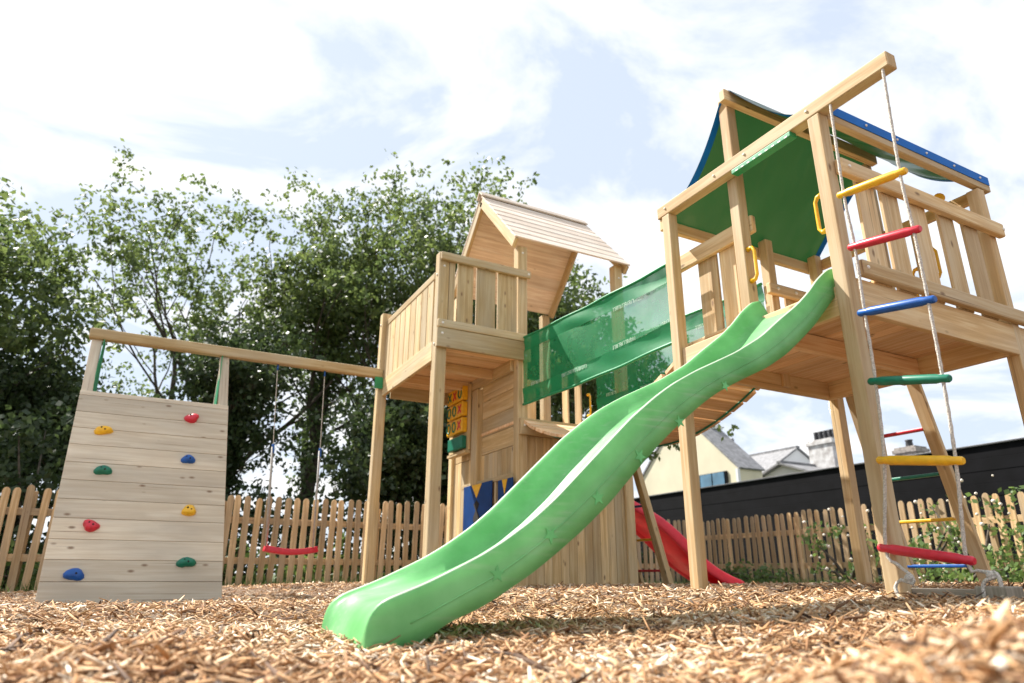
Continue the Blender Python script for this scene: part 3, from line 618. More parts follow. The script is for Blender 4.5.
# shutters and window
def tri(m, y, z, w, h, x): m.poly([(x, y-w/2, z), (x, y+w/2, z), (x, y, z-h)], .004, (-1, 0, 0))
for (a, b, z1) in ((5.915, 6.57, 1.06), (5.485, 5.775, 1.04)):
    m = MB(); m.box(A2-.045, A2-.03, a, b, .50, z1); sh = m.build('shutter', BLUD, pt, .004)
    c = (a+b)/2; m = MB(); tri(m, c, z1-.004, (b-a)*.36, .135, A2-.046); m.build('pennant', YEL, sh)
    m = MB(); x = A2-.046; w_ = (b-a)*.10
    m.poly([(x, c-w_, .86), (x, c-w_*.3, .80), (x, c-w_, .74), (x, c-w_, .69), (x, c+w_, .69), (x, c+w_, .74), (x, c+w_*.3, .80), (x, c+w_, .86), (x, c, .90)], .003, (-1, 0, 0)); m.build('cut_out', DARK, sh)
one('window_frame', pt, WA, lambda m: (m.box(A2-.02, A2+.02, 5.865, 5.905, .5, 1.042), m.box(A2-.02, A2+.02, 5.785, 5.81, .5, 1.042)), .003)
one('window_frame', pt, WA, lambda m: m.box(A2-.02, A2+.02, 5.56, 6.69, 1.045, 1.09), .003)
# noughts and crosses board
gb = MB(); gb.box(A2-.055, A2-.03, 6.455, 6.93, 1.44, 2.16); gbo = gb.build('game_board', WA, pt, .004)
gb = MB(); gb.box(A2-.10, A2-.03, 6.455, 6.93, 1.405, 1.435); gb.build('shelf', WA, gbo, .004)
for r_ in range(3):
    for c_ in range(3):
        y0 = 6.905-.14*c_; z0 = 1.985-.175*r_; m = MB(); m.box(A2-.125, A2-.058, y0-.135, y0, z0, z0+.16); bk = m.build('game_block', YEL, gbo, .012)
        yc, zc, x = y0-.0675, z0+.08, A2-.127; m = MB(); kind = ('XXO', 'OOX', 'OOX')[r_][c_]
        mt = TEAL if (kind == 'O' or (r_ == 0 and c_ == 0)) else REDP
        if kind == 'O': m.tube([(x, yc+.042*math.cos(a*.3927), zc+.052*math.sin(a*.3927)) for a in range(16)], .009, 6, closed=True)
        else: m.bar((x, yc-.04, zc-.045), (x, yc+.04, zc+.045), .018, .006, (1, 0, 0)); m.bar((x-.001, yc+.04, zc-.045), (x-.001, yc-.04, zc+.045), .018, .006, (1, 0, 0))
        m.build('game_mark', mt, bk)
m = MB(); m.box(A2-.12, A2-.058, 6.50, 6.88, 1.46, 1.60); m.build('game_block', TEAL, gbo, .012)
# roof
RY, RZ, EY0, EY1, EZ, RX0, RX1 = 6.228, 4.36, 5.385, 7.07, 3.44, 2.868, 4.317
def slope(m, sgn):
    ye = EY0 if sgn < 0 else EY1; d = Vector((0, ye-RY, EZ-RZ)); L = d.length; d.normalize(); nrm = Vector((0, -d.z*sgn*-1, abs(d.y)));
    nrm = Vector((0, abs(d.z)*(1 if sgn > 0 else -1), abs(d.y)))
    K = 8; wv = L/K
    for k in range(K):
        c0 = Vector((0, RY, RZ))+d*(wv*k-.004); c1 = c0+d*(wv+.012); tl = nrm*.005
        p = (c0+c1)/2+nrm*.012
        a_ = (c1+tl-c0).normalized()
        m.bar(Vector((RX0, p.y, p.z)), Vector((RX1, p.y, p.z)), (c1-c0).length, .018, (Vector((1, 0, 0)).cross(a_))*(-1 if sgn > 0 else 1), tone=random.random())
roof = one('roof', pt, WR, lambda m: (slope(m, -1), slope(m, 1)), .003)
for x in (RX0+.006, RX1-.046):
    for ye in (EY0, EY1):
        d = Vector((0, ye-RY, EZ-RZ)); L = d.length; d.normalize(); s = 1 if ye > RY else -1; nrm = Vector((0, abs(d.z)*s, abs(d.y)))
        c0 = Vector((x+.02, RY, RZ))-nrm*.052+d*.05; c1 = Vector((x+.02, ye, EZ))-nrm*.052+d*.01
        m = MB(); m.bar(c0, c1, .04, .10, nrm); m.build('rafter', WA, roof, .004)
m = MB()
for s in (-1, 1): m.bar((RX0-.02, RY+s*.036, RZ+.018), (RX1+.0, RY+s*.036, RZ+.018), .105, .02, Vector((0, s*.74, .67)))
m.build('ridge_cap', WR, roof, .003)
# ladder on the end of the playhouse
m = MB(); m.bar((4.28, 5.56, 1.60), (4.78, 5.56, -.08), .085, .06, (1, 0, .2)); la = m.build('ladder', WA, pt, .004); la['label'] = 'short sloping wooden ladder with coloured rungs at the playhouse end'
m = MB(); m.bar((4.28, 6.0, 1.60), (4.78, 6.0, -.08), .07, .035, (1, 0, .2)); m.build('stile', WA, la, .004)
for z, mt in ((1.2, TEAL), (.87, BLU), (.54, YEL), (.24, REDP)):
    x = 4.28+(1.60-z)/1.68*.5; m = MB(); m.box(x-.018, x+.018, 5.58, 5.98, z-.011, z+.011); m.build('rung', mt, la, .005)

# red slide behind
rs = thing('slide', 'red plastic slide descending behind the playhouse, half hidden by a post', 'slide', (5.4, 6.5, .05))
SP2 = [(x, a*.84, b*.84, c*.84) for (x, a, b, c) in SP]
rsm = slide_mesh(SP2, 6.22, 6.76, dirx=-1, x0=4.10+2.985, dz=.03); rsm.f = [tuple(reversed(f)) for f in rsm.f]
rsm.build('chute', [RED, RED], rs)

# ------------------------------------------------------------------ bridge
br = thing('rope_bridge', 'sagging plank bridge with green mesh side nets joining the two play towers', 'bridge', (3.4, 4.35, 1.2))
BY0, BY1 = 3.30, 5.44
def sagz(y): return 1.565-.30*max(0, 1-((y-4.37)/1.07)**2)
npl = 17
for k in range(npl):
    y = BY0+(k+.5)*(BY1-BY0)/npl; h = .055; z0 = sagz(y-h); z1 = sagz(y+h); m = MB()
    m.bar((2.985+random.uniform(-.01, .01), y, (z0+z1)/2), (3.87+random.uniform(-.01, .01), y, (z0+z1)/2), .118, .028, Vector((0, -(z1-z0), 2*h))); m.build('plank', WD, br, .003)
for x in (3.06, 3.80):
    P = [(x, BY0-.04+i*(BY1-BY0+.04)/24, sagz(BY0-.04+i*(BY1-BY0+.04)/24)-.022) for i in range(25)]
    m = MB(); m.tube(P, .008, 6); m.build('carrying_strap', TEAL, br)
def net(x, name='side_net'):
    top = lambda y: 2.285+.10*max(0, (y-3.3)/2.1)**1.3; bot = lambda y: 1.70-.02*math.sin((y-3.3)/2.1*3.14)+.02*(y-3.3)/2.1
    ys = [3.235+i*(5.44-3.235)/40 for i in range(41)]
    wob = lambda y, v: .006*math.sin(y*9+v*4)+.010*math.sin(v*3.1)*math.sin(y*2.3)
    def strip(f0, f1, nv=6, dx=0): return [[(x+wob(y, j/nv)+dx, y, f0(y)+(f1(y)-f0(y))*j/nv) for j in range(nv+1)] for y in ys]
    n0 = MB().grid(strip(lambda y: top(y)-.135, lambda y: bot(y)+.15, 10)).build(name, NETM, br)
    MB().grid(strip(top, lambda y: top(y)-.14)).build('hem_band', NETB, n0)
    MB().grid(strip(lambda y: bot(y)+.155, bot)).build('hem_band', NETB, n0)
    # thick rolled edges
    MB().tube([(x+wob(y, 0), y, top(y)) for y in ys], .012, 7).build('edge_rope', TRIM, n0)
    MB().tube([(x+wob(y, 1), y, bot(y)) for y in ys], .012, 7).build('edge_rope', TRIM, n0)
    # row of white stitched marks on the bands
    m = MB(); r = random.Random(5)
    for (a, b, fz) in ((3.34, 3.95, lambda y: top(y)-.145), (3.34, 3.98, lambda y: bot(y)+.165), (4.35, 4.72, lambda y: bot(y)+.12), (5.1, 5.25, lambda y: bot(y)+.16)):
        y = a
        while y < b:
            wd = r.uniform(.010, .018); z = fz(y); k = r.randint(0, 2); xx = x-.003+wob(y, .3)-.004
            m.box(xx-.001, xx, y, y+.004, z-.016, z+.016)
            if k: m.box(xx-.001, xx, y+.004, y+wd, z+.012, z+.016)
            if k > 1: m.box(xx-.001, xx, y+.004, y+wd, z-.003, z+.001)
            if k != 1: m.box(xx-.001, xx, y+wd-.003, y+wd, z-.016, z+.012)
            y += wd+.006
    m.build('net_lettering', FADED, n0)
net(2.995); net(3.845)
# ------------------------------------------------------------------ swing frame with climbing wall
cw = thing('climbing_wall', 'leaning boarded climbing wall with coloured holds, carrying the long swing beam', 'climbing wall', (0, 6.5, 0))
def LP(x, t, off=0):     # t = height fraction along lean plane (z 0..2.3)
    return Vector((x, 6.10+.96*t/2.3, t))+Vector((0, -.923, .385))*off
def xl(z): return -.60-.105*z/2.3
def xr(z): return .635-.135*z/2.3
HT = 1.715
m = MB(); z = -.03; kk = 0
hs = [.165, .155, .15, .16, .15, .155, .15, .155, .15, .15, .16, .16]
for h in hs:
    z2 = min(z+h, HT); a = LP(0, z+.002); b = LP(0, z2-.002)
    bidx = len(m.v); ou, ov = random.random()*40, random.random()*40; tone = random.random()
    q = [LP(xl(z), z+.0015), LP(xr(z), z+.0015), LP(xr(z2), z2-.0015), LP(xl(z2), z2-.0015)]
    nrm = Vector((0, -.923, .385)); m.v += [p+nrm*.0 for p in q]+[p-nrm*.022 for p in q]
    L = 1.2; uvq = [(ou, ov), (ou+L, ov), (ou+L, ov+h), (ou, ov+h)]
    m.face((bidx, bidx+1, bidx+2, bidx+3), uvq, tone); m.face((bidx+7, bidx+6, bidx+5, bidx+4), uvq, tone)
    for k in range(4): k2 = (k+1) % 4; m.face((bidx+k2, bidx+k, bidx+4+k, bidx+4+k2), [(ou, ov), (ou+.1, ov), (ou+.1, ov+.02), (ou, ov+.02)], tone)
    z = z2
    if z >= HT-.001: break
m.build('board_panel', WC, cw, .003)
for xx, s in (((xl, .045), 0), ((xr, -.045), 1)):
    f, o_ = xx; m = MB(); m.bar(LP(f(-.08)+o_, -.08, -.052), LP(f(2.3)+o_, 2.272, -.052), .085, .055, (0, -.923, .385)); m.build('stile', WC, cw, .004)
    m = MB(); m.bar((f(2.3)+o_, 7.13, 2.24), (f(2.3)+o_, 7.75, -.08), .06, .05, (0, 1, 0)); m.build('rear_leg', WC, cw, .004)
    xg = f(2.0)+o_+(.045 if s == 0 else -.045); m = MB()
    m.poly([(xg, 7.03, 2.26), (xg, 7.2, 2.26), (xg, 7.28, 1.74), (xg, 6.86, 1.72)], .006, (1, 0, 0)); m.build('gusset', TRIM, cw)
one('swing_beam', cw, WA, lambda m: m.box(-.73, 2.095, 7.035, 7.13, 2.262, 2.365), .016)
m = MB(); m.box(2.0, 2.094, 7.02, 7.034, 2.13, 2.26); m.build('corner_bracket', TRIM, cw, .003)
def hold(x, z, mat, seed, r=.045):
    random.seed(seed); m = MB(); c = LP(x, z, .012); nrm = Vector((0, -.923, .385)); u = Vector((1, 0, 0)); v = nrm.cross(u)
    nn, mm = 16, 8; b = len(m.v); ph0 = random.random()*6; sx = random.uniform(.95, 1.25)
    for i in range(mm+1):
        th = math.pi/2*i/mm
        for k in range(nn):
            a = 2*math.pi*k/nn; rr = r*(1+.16*math.sin(2*a+ph0)+.10*math.sin(3*a+ph0*2)+.06*random.uniform(-1, 1)*(1 if i < mm else 0))
            rad = rr*math.cos(th)**.7; hh = .045*math.sin(th)*(1+.35*math.cos(a-ph0)*math.cos(th))
            m.v.append(c+u*(rad*math.cos(a)*sx)+v*(rad*math.sin(a)*.85)+nrm*(hh-.012))
    for i in range(mm):
        for k in range(nn): k2 = (k+1) % nn; m.face((b+i*nn+k, b+i*nn+k2, b+(i+1)*nn+k2, b+(i+1)*nn+k), None, 0, True)
    o = m.build('climbing_hold', mat, cw)
    m = MB()
    for (du, dv) in ((-.014, .012), (.014, -.004)):
        p = c+u*du+v*dv+nrm*.026; m.tube([p, p+nrm*.008], [.009, .007], 8)
    m.build('bolt_hole', DARK, o)
for (x, z, mt, sd) in ((-.436, 1.343, YEL, 1), (.233, 1.540, REDP, 2), (-.369, .99, TEAL, 3), (.252, 1.138, BLU, 4), (-.364, .541, REDP, 5), (.315, .69, YEL, 6), (-.40, .181, BLU, 7), (.344, .274, TEAL, 8)): hold(x, z, mt, sd, .052 if z > .25 else .06)
random.seed(21)
# swing
sw = thing('swing', 'red plastic swing seat on long ropes under the wooden beam', 'swing', (1.3, 7.1, .4))
YSW = 7.083
for (xt, xb) in ((.976, 1.085), (1.464, 1.53)):
    xm = xt+(xb-xt)*.45; m = MB(); m.tube([(xt, YSW, 2.262), (xt, YSW, 2.20)], .009, 6); m.build('hanger', BLU, sw)
    rope([(xt, YSW, 2.21), (xm, YSW, 1.40)], .004).build('rope', ROPE, sw)
    [MB().tube([(xm+e*.3, YSW+f*.1, 1.40), (xb+e, YSW+f, .44)], .008, 7).build('rope_sleeve', SLEEVE, sw) for e, f in ((-.032, -.085), (.004, .085))]
    m = MB(); m.tube([(xm, YSW, 1.43), (xm, YSW, 1.34)], [.014, .019], 10); m.build('rope_adjuster', BLU, sw, .004)
P = []
for i in range(17):
    t = -1+i/8; x = 1.305+.25*t; z = .395+.028*t*t; w_ = .085*(1-.25*max(0, abs(t)-.7)/.3); P.append([(x, YSW+w_*s, z+.006*s*s*abs(t)) for s in (-1, -.5, 0, .5, 1)])
m = MB(); m.grid(P); se = m.build('seat', REDP, sw); q = se.modifiers.new('solid', 'SOLIDIFY'); q.thickness = .055; q.offset = 0; q = se.modifiers.new('bv', 'BEVEL'); q.width = .006; q.segments = 2

# ------------------------------------------------------------------ timber edging block by the rope ladder
eb = MB(); eb.box(2.86, 2.98, 1.485, 1.60, -.05, .165); eb.box(2.99, 3.12, 1.60, 2.05, -.05, .15)
tag(eb.build('timber_block', WG, None, .006), 'low grey green timber block half buried in chips beneath the rope ladder', 'timber block')

# ------------------------------------------------------------------ picket fences
def fence(p, q, ztop, step, label, wpk=.072):
    p = Vector((*p, 0)); q = Vector((*q, 0)); d = (q-p); L = d.length; d.normalize(); nrm = Vector((d.y, -d.x, 0))
    f = thing('picket_fence', label, 'fence', (p+q)/2)
    base = (p+q)/2; protos = []
    for v in range(4):
        m = MB(); h = ztop+random.uniform(-.02, .02); hw = wpk/2; pr = [(-hw, -.06), (hw, -.06), (hw, h-.035), (hw*.72, h-.012), (hw*.3, h), (-hw*.3, h), (-hw*.72, h-.012), (-hw, h-.035)]
        b = len(m.v); n_ = len(pr); tone = [.15, .45, .75, 1.][v]; ou = random.random()*30
        for s_ in (1, -1): m.v += [base+d*a+nrm*(.009*s_)+Vector((0, 0, z)) for a, z in pr]
        m.face(range(b, b+n_), [(ou+z, a+v) for a, z in pr], tone); m.face(list(range(b+n_, b+2*n_))[::-1], [(ou+z, a+v+3) for a, z in pr][::-1], tone)
        for k in range(n_): k2 = (k+1) % n_; m.face((b+k, b+n_+k, b+n_+k2, b+k2), [(ou, 0), (ou, .02), (ou+.3, .02), (ou+.3, 0)], tone)
        protos.append(m)
    made = {}; k = 0; s = 0.; cnt = 0
    while s < L:
        v = random.randrange(4); loc = (p+d*s)-base; loc.z = float(zg(p.x+d.x*s, p.y+d.y*s, False))
        if v not in made: o = protos[v].build('picket', WF, f, .002); made[v] = o
        else: o = link(made[v].copy()); o.parent = f
        o.location = loc; o.rotation_euler = (0, 0, random.gauss(0, .03)); o.rotation_euler = (nrm.y*0+d.x*0, random.gauss(0, .012), random.gauss(0, .02))
        s += step*random.uniform(.96, 1.04); cnt += 1
    for z in (.30, ztop-.30):
        m = MB(); a = p+Vector((0, 0, z+.04))-nrm*.03; b = q+Vector((0, 0, z+.04))-nrm*.03; K = max(1, int(L/1.8))
        for i in range(K): m.bar(a+(b-a)*(i/K), a+(b-a)*((i+1)/K), .035, .075, (0, 0, 1))
        m.build('fence_rail', WF, f, .003)
    K = max(1, int(L/1.8))
    for i in range(K+1):
        c = p+d*(L*i/K)-nrm*.085; m = MB(); m.box(c.x-.04, c.x+.04, c.y-.04, c.y+.04, -.1, ztop-.04); m.build('fence_post', WF, f, .004)
    return cnt
fence((-5.0, 8.75), (8.62, 9.35), 1.07, .117, 'weathered picket fence under the trees, behind the climbing wall and swing')
fence((8.62, 9.3), (8.40, -1.2), 1.07, .128, 'weathered picket fence in front of the long black wall')

# ------------------------------------------------------------------ black wall and the houses beyond
BLACK = plain('black_cladding', (.0045, .0045, .006), .8, .3, 3, spec=.12)
m = MB(); p0 = Vector((14.25, 19.0, 0)); p1 = Vector((13.55, -14, 0))
for k in range(11): m.bar(p0+Vector((0, 0, .1+k*.235)), p1+Vector((0, 0, .1+k*.235)), .06+.012*(k % 2), .233, (0, 0, 1))
bwall = m.build('black_wall', BLACK, None, .004); tag(bwall, 'long tall black boarded wall beyond the right hand picket fence', 'wall')
m = MB(); m.bar(p0+Vector((0, 0, 2.585)), p1+Vector((0, 0, 2.585)), .16, .03, (0, 0, 1)); cp = m.build('coping', plain('coping_metal', (.10, .10, .11), .4, .2, 3), bwall, .004)
CREAM = plain('cream_render', (.62, .57, .42), .85, .06, 1.2, bump=.1)
WRND = plain('white_render', (.72, .72, .72), .85, .05, 1.5, bump=.1)
SLATE = plain('slate', (.20, .20, .21), .6, .25, 6, bump=.2)
BRK = plain('chimney_brick', (.28, .25, .23), .9, .35, 9, bump=.4)
CHW = plain('peeling_whitewash', (.62, .62, .62), .9, .0, 4, stain=(.30, .28, .27), bump=.4)
POT = plain('chimney_pot', (.03, .03, .035), .6, .2, 9)
GLASS = plain('window_glass', (.09, .20, .30), .12, .2, 2, spec=.8)
LEADG = plain('lead', (.25, .26, .28), .5, .2, 4)
def gable_house(name, label, x0, x1, yc, hw, ze, zr, mat, over=.25):
    """ridge along x, gable end at x0"""
    h = thing(name, label, 'house', ((x0+x1)/2, yc, 0))
    pts = [(x0, yc-hw, -.2), (x0, yc+hw, -.2), (x0, yc+hw, ze), (x0, yc, zr), (x0, yc-hw, ze)]
    m = MB(); m.poly(pts, x1-x0, (1, 0, 0)); m.build('wall', mat, h)
    m = MB()
    for s in (-1, 1):
        a = Vector((0, s*hw, ze-zr)); L = a.length; a.normalize(); n_ = Vector((0, -a.z*s, abs(a.y))); n_.y = s*abs(a.z)
        c = Vector((0, yc, zr))+a*(L/2+over/2)+n_*.04
        m.bar((x0-over, c.y, c.z), (x1+over, c.y, c.z), L+over+.04, .07, n_)
    m.bar((x0-over, yc, zr+.09), (x1+over, yc, zr+.09), .2, .1, (0, 0, 1)); rf = m.build('roof', SLATE, h)
    return h, rf
def chimney(parent, x, y, z0, z1, w, l, mat, pots, pr=.12, ph=.42):
    m = MB(); m.box(x-w/2, x+w/2, y-l/2, y+l/2, z0, z1); m.box(x-w/2-.06, x+w/2+.06, y-l/2-.06, y+l/2+.06, z1-.22, z1-.08); c = m.build('chimney', mat, parent, .01)
    for k in range(pots):
        yy = y+(k-(pots-1)/2)*(l-.25)/max(1, pots-1 if pots > 1 else 1); m = MB(); m.tube([(x, yy, z1), (x, yy, z1+ph*.15), (x, yy, z1+ph*.8), (x, yy, z1+ph)], [pr*1.05, pr, pr*.85, pr*1.1], 12); m.build('chimney_pot', POT, c)
    return c
h1, r1 = gable_house('house', 'cream rendered house with a wide gable and dark framed window beyond the wall', 19, 20.2, 21.0, 2.92, 3.95, 6.65, CREAM, .06)
m = MB(); m.box(18.93, 18.99, 18.62, 20.1, 2.2, 3.9); wf = m.build('window', LEADG, h1, .01); wf.data.materials[0] = BLACK
m = MB(); m.box(18.90, 18.925, 18.74, 19.34, 2.3, 3.88); m.box(18.90, 18.925, 19.40, 20.0, 2.3, 3.88); m.build('pane', GLASS, wf)
m = MB(); m.box(18.86, 18.98, 18.0, 18.1, .0, 3.9); m.build('downpipe', WRND, h1)
chimney(r1, 20.0, 20.25, 4.5, 6.05, .5, .5, WRND, 1, .08, .2)
def gable_y(name, label, y0, y1, xc, hw, ze, zr, mat, over=.2):
    h = thing(name, label, 'house', (xc, (y0+y1)/2, 0)); m = MB()
    m.poly([(xc-hw, y0, -.2), (xc+hw, y0, -.2), (xc+hw, y0, ze), (xc, y0, zr), (xc-hw, y0, ze)], y1-y0, (0, 1, 0)); m.build('wall', mat, h); m = MB()
    for s in (-1, 1):
        a = Vector((s*hw, 0, ze-zr)); L = a.length; a.normalize(); n_ = Vector((s*abs(a.z), 0, abs(a.x))); c = Vector((xc, 0, zr))+a*(L/2+over/2)+n_*.05
        m.bar((c.x, y0-.08, c.z), (c.x, y1+.1, c.z), L+over, .07, n_)
    m.bar((xc, y0-.08, zr+.10), (xc, y1+.1, zr+.10), .2, .09, (0, 0, 1)); rf = m.build('roof', SLATE, h); return h, rf
h2, r2 = gable_y('house', 'white gabled house with a pale grey slate roof, between the cream house and chimney', 21.1, 25.6, 26, 2.2, 4.45, 5.7, WRND)
m = MB(); m.box(23.55, 23.75, 21.0, 25.6, 4.22, 4.42); m.build('gutter', BLACK, h2)
for x in (25.7, 26.3):
    m = MB(); m.box(x-.1, x+.1, 21.06, 21.09, 4.85, 5.07); m.build('air_vent', DARK, h2)
h3, r3 = gable_house('house', 'low house whose peeling white chimney carries a row of dark pots', 22, 28, 18.6, 3.2, 3.2, 4.35, WRND)
chimney(r3, 24.2, 18.15, 3.6, 5.45, .9, 1.15, CHW, 5, .10, .40)
m = MB(); m.tube([(24.2, 17.75, 5.4), (24.2, 17.75, 7.0)], .02, 6); m.build('aerial', STEEL, r3)
h4, r4 = gable_house('house', 'low house with a small grey brick chimney showing just above the black wall', 22, 28, 14.2, 3.0, 2.8, 3.9, WRND)
chimney(r4, 24.2, 14.75, 3.2, 4.62, .7, .8, BRK, 1, .13, .28)
m = MB(); m.tube([(24, 23.05, 0), (24, 23.05, 6.25)], .09, 10); m.tube([(24, 23.05, 6.25), (24, 23.05, 6.35)], [.11, .05], 10); tag(m.build('metal_pole', LEADG), 'thin grey metal pole standing between the two gabled houses', 'pole')
h5, r5 = gable_house('house', 'pale house wall glimpsed low between the dark trees behind the playhouse posts', 9, 16, 27.5, 4.0, 3.9, 5.6, WRND)

# ------------------------------------------------------------------ trees
def leaf_cloud(r, centers, radii, per, size, flat=.8):
    n = len(centers)*per; c = np.repeat(centers, per, 0); rad = np.repeat(radii, per)[:, None]
    d = r.normal(0, 1, (n, 3)); d /= np.linalg.norm(d, axis=1)[:, None]; d *= (r.rand(n, 1)**.45)*rad; d[:, 2] *= flat
    p = c+d; a = r.normal(0, 1, (n, 3)); a[:, 2] -= .5; a /= np.linalg.norm(a, axis=1)[:, None]; b = np.cross(a, r.normal(0, 1, (n, 3))); b /= np.linalg.norm(b, axis=1)[:, None]
    s = size*r.uniform(.6, 1.35, (n, 1)); w = s*r.uniform(.45, .75, (n, 1))
    V = np.stack([p, p+a*s*.5+b*w*.5, p+a*s, p+a*s*.5-b*w*.5], 1).reshape(-1, 3); i = np.arange(n)*4
    tone = np.clip(np.repeat(r.rand(len(centers))*.55, per)+r.rand(n)*.5, 0, 1)
    return V, np.stack([i, i+1, i+2, i+3], 1), tone
def branch_tree(r, base, H, spread, trunk_h, r0, depth=4, kids=(4, 4, 4, 3), lean=(0, 0), up=.55):
    """returns tube list [(pts, radii)] and twig tips"""
    tubes = []; tips = []
    def grow(p, d, L, rad, lv):
        n = 5; pts = [p.copy()]; q = p.copy(); dd = d.copy()
        for k in range(n):
            dd = dd+r.normal(0, .13 if lv else .06, 3)+np.array([0, 0, .06*lv*up]); dd /= np.linalg.norm(dd); q = q+dd*L/n; pts.append(q.copy())
        rr = [rad*(1-.55*k/n) for k in range(n+1)]; tubes.append((pts, rr, lv))
        if lv >= depth: tips.append(q); tips.append(pts[3]); return
        if lv >= depth-1: tips.append(pts[-1])
        K = kids[lv]
        for k in range(K):
            t = .45+.55*(k+r.rand()*.6)/K if lv else .5+.5*(k+.5)/K; t = min(t, 1); idx = int(t*n); s = pts[min(idx, n)]
            ang = r.uniform(.35, .95) if lv else r.uniform(.25, .75)*spread; ph = 2*math.pi*(k/K)+r.uniform(-.5, .5)
            u = np.cross(dd, [.3, .2, .9]); u /= np.linalg.norm(u); v = np.cross(dd, u)
            nd = dd*math.cos(ang)+(u*math.cos(ph)+v*math.sin(ph))*math.sin(ang); nd[2] += .12*up; nd /= np.linalg.norm(nd)
            grow(s, nd, L*r.uniform(.55, .8) if lv else (H-trunk_h)*r.uniform(.42, .55), rr[min(idx, n)]*r.uniform(.5, .68), lv+1)
        if lv == 0: grow(pts[-1], dd, (H-trunk_h)*.5, rr[-1]*.85, 1)
    d0 = np.array([lean[0], lean[1], 1.]); d0 /= np.linalg.norm(d0)
    grow(np.array(base, float), d0, trunk_h, r0, 0); return tubes, tips
def clump(r, tips, rad, k=5):
    o = []; q = []
    for t in tips:
        for _ in range(k): o.append(t+r.normal(0, 1, 3)*rad*np.array([.8, .8, .5])); q.append(rad*r.uniform(.28, .6))
    return np.array(o), np.array(q)
def tree(name, label, base, H, trunk_h, r0, seed, mat=LEAF, per=9, size=.12, rad=.36, spread=1., ivy=0, lean=(0, 0), kids=(4, 4, 4, 3), low=0, depth=4):
    r = np.random.RandomState(seed); tubes, tips = branch_tree(r, base, H, spread, trunk_h, r0, depth, kids, lean)
    t = thing(name, label, 'tree', base, 'tall trees behind the picket fence')
    m = MB(); m2 = MB(); 
    for pts, rr, lv in tubes:
        if lv >= depth: continue
        if lv == 0: m.tube(pts, [max(q, .012) for q in rr], 9, caps=False)
        else: m2.tube(pts, [max(q, .012 if lv < 3 else .009) for q in rr], 7 if lv < 2 else 4, caps=False)
    tr = m.build('trunk', BARK, t); m2.build('limbs', BARK, tr)
    tips = np.array(tips); zmax = tips[:, 2].max(); sc = (base[2]+H-base[2])/max(.1, (zmax-base[2])) if False else 1
    tips, rr = clump(r, tips, rad)
    V, Fc, tone = leaf_cloud(r, tips, rr, per, size)
    if ivy:
        cs = []; 
        for pts, q, lv in tubes:
            if lv <= (0 if ivy == 1 else 1):
                for k in range(len(pts)-1):
                    for s in range(10 if lv == 0 else 5): f = r.rand(); cs.append(np.array(pts[k])*(1-f)+np.array(pts[k+1])*f)
        V2, F2, t2 = leaf_cloud(r, np.array(cs), np.full(len(cs), r0*1.35+.14), 26, .10, 1.2); F2 = F2+len(V); V = np.concatenate([V, V2]); Fc = np.concatenate([Fc, F2]); tone = np.concatenate([tone, t2*.45])
    raw_mesh('crown', V, Fc, mat, t, tone, base)
    return len(tips)
TR = [
 ('dense leafy tree filling the left edge behind the fence', (-4.2, 13.9, 0), 7.4, 1.8, .2, 1, LEAF, 12, .11, .38, .8, 0, (.0, 0), (6, 4, 3, 2), 4),
 ('dark dense tree between the left edge and the climbing wall', (-2.0, 13.9, 0), 4.2, 1.1, .15, 2, LEAFD, 15, .10, .42, 1.0, 1, (.0, 0), (6, 4, 3, 2), 4),
 ('open airy tree with many thin bare limbs above the climbing wall', (1.1, 15.4, 0), 9.7, 2.3, .2, 13, LEAF, 13, .105, .34, 1.1, 1, (.0, 0), (5, 3, 3, 2), 4),
 ('leaning ivy covered tree behind the swing', (2.7, 14.6, 0), 9.9, 4.3, .19, 4, LEAF, 12, .11, .34, .95, 2, (.08, .0), (5, 3, 3, 2), 4),
 ('broad leafy tree behind the playhouse balcony', (5.6, 13.6, 0), 9.9, 3.0, .2, 5, LEAF, 12, .11, .40, 1.1, 1, (-.03, 0), (6, 4, 3, 2), 4),
 ('dense tree seen between the playhouse roof and the bridge net', (7.3, 11.7, 0), 6.6, 1.6, .15, 6, LEAF, 22, .10, .42, .95, 1, (0, 0), (6, 4, 3, 2), 4),
 ('very dark evergreen tree directly behind the playhouse posts', (4.1, 11.6, 0), 4.0, .8, .13, 7, LEAFD, 24, .10, .42, .9, 0, (0, 0), (6, 4, 3, 2), 4),
 ('leafy tree standing just outside the left of the climbing wall', (-6.0, 13.6, 0), 6.6, 2., .2, 8, LEAF, 16, .11, .42, 1.0, 0, (0, 0), (5, 4, 3, 2), 4),
 ('slender ivy clad tree behind the right stile of the climbing wall', (1.25, 13.2, 0), 5.0, 2.6, .13, 9, LEAFD, 10, .10, .32, .6, 2, (-.02, 0), (4, 3, 3, 2), 4),
]
for (lb, b, H, th, r0, sd, mt, per, size, rad, spr, ivy, lean, kids, dp) in TR: tree('tree', lb, b, H, th, r0, sd, mt, per, size, rad, spr, ivy, lean, kids, 0, dp)
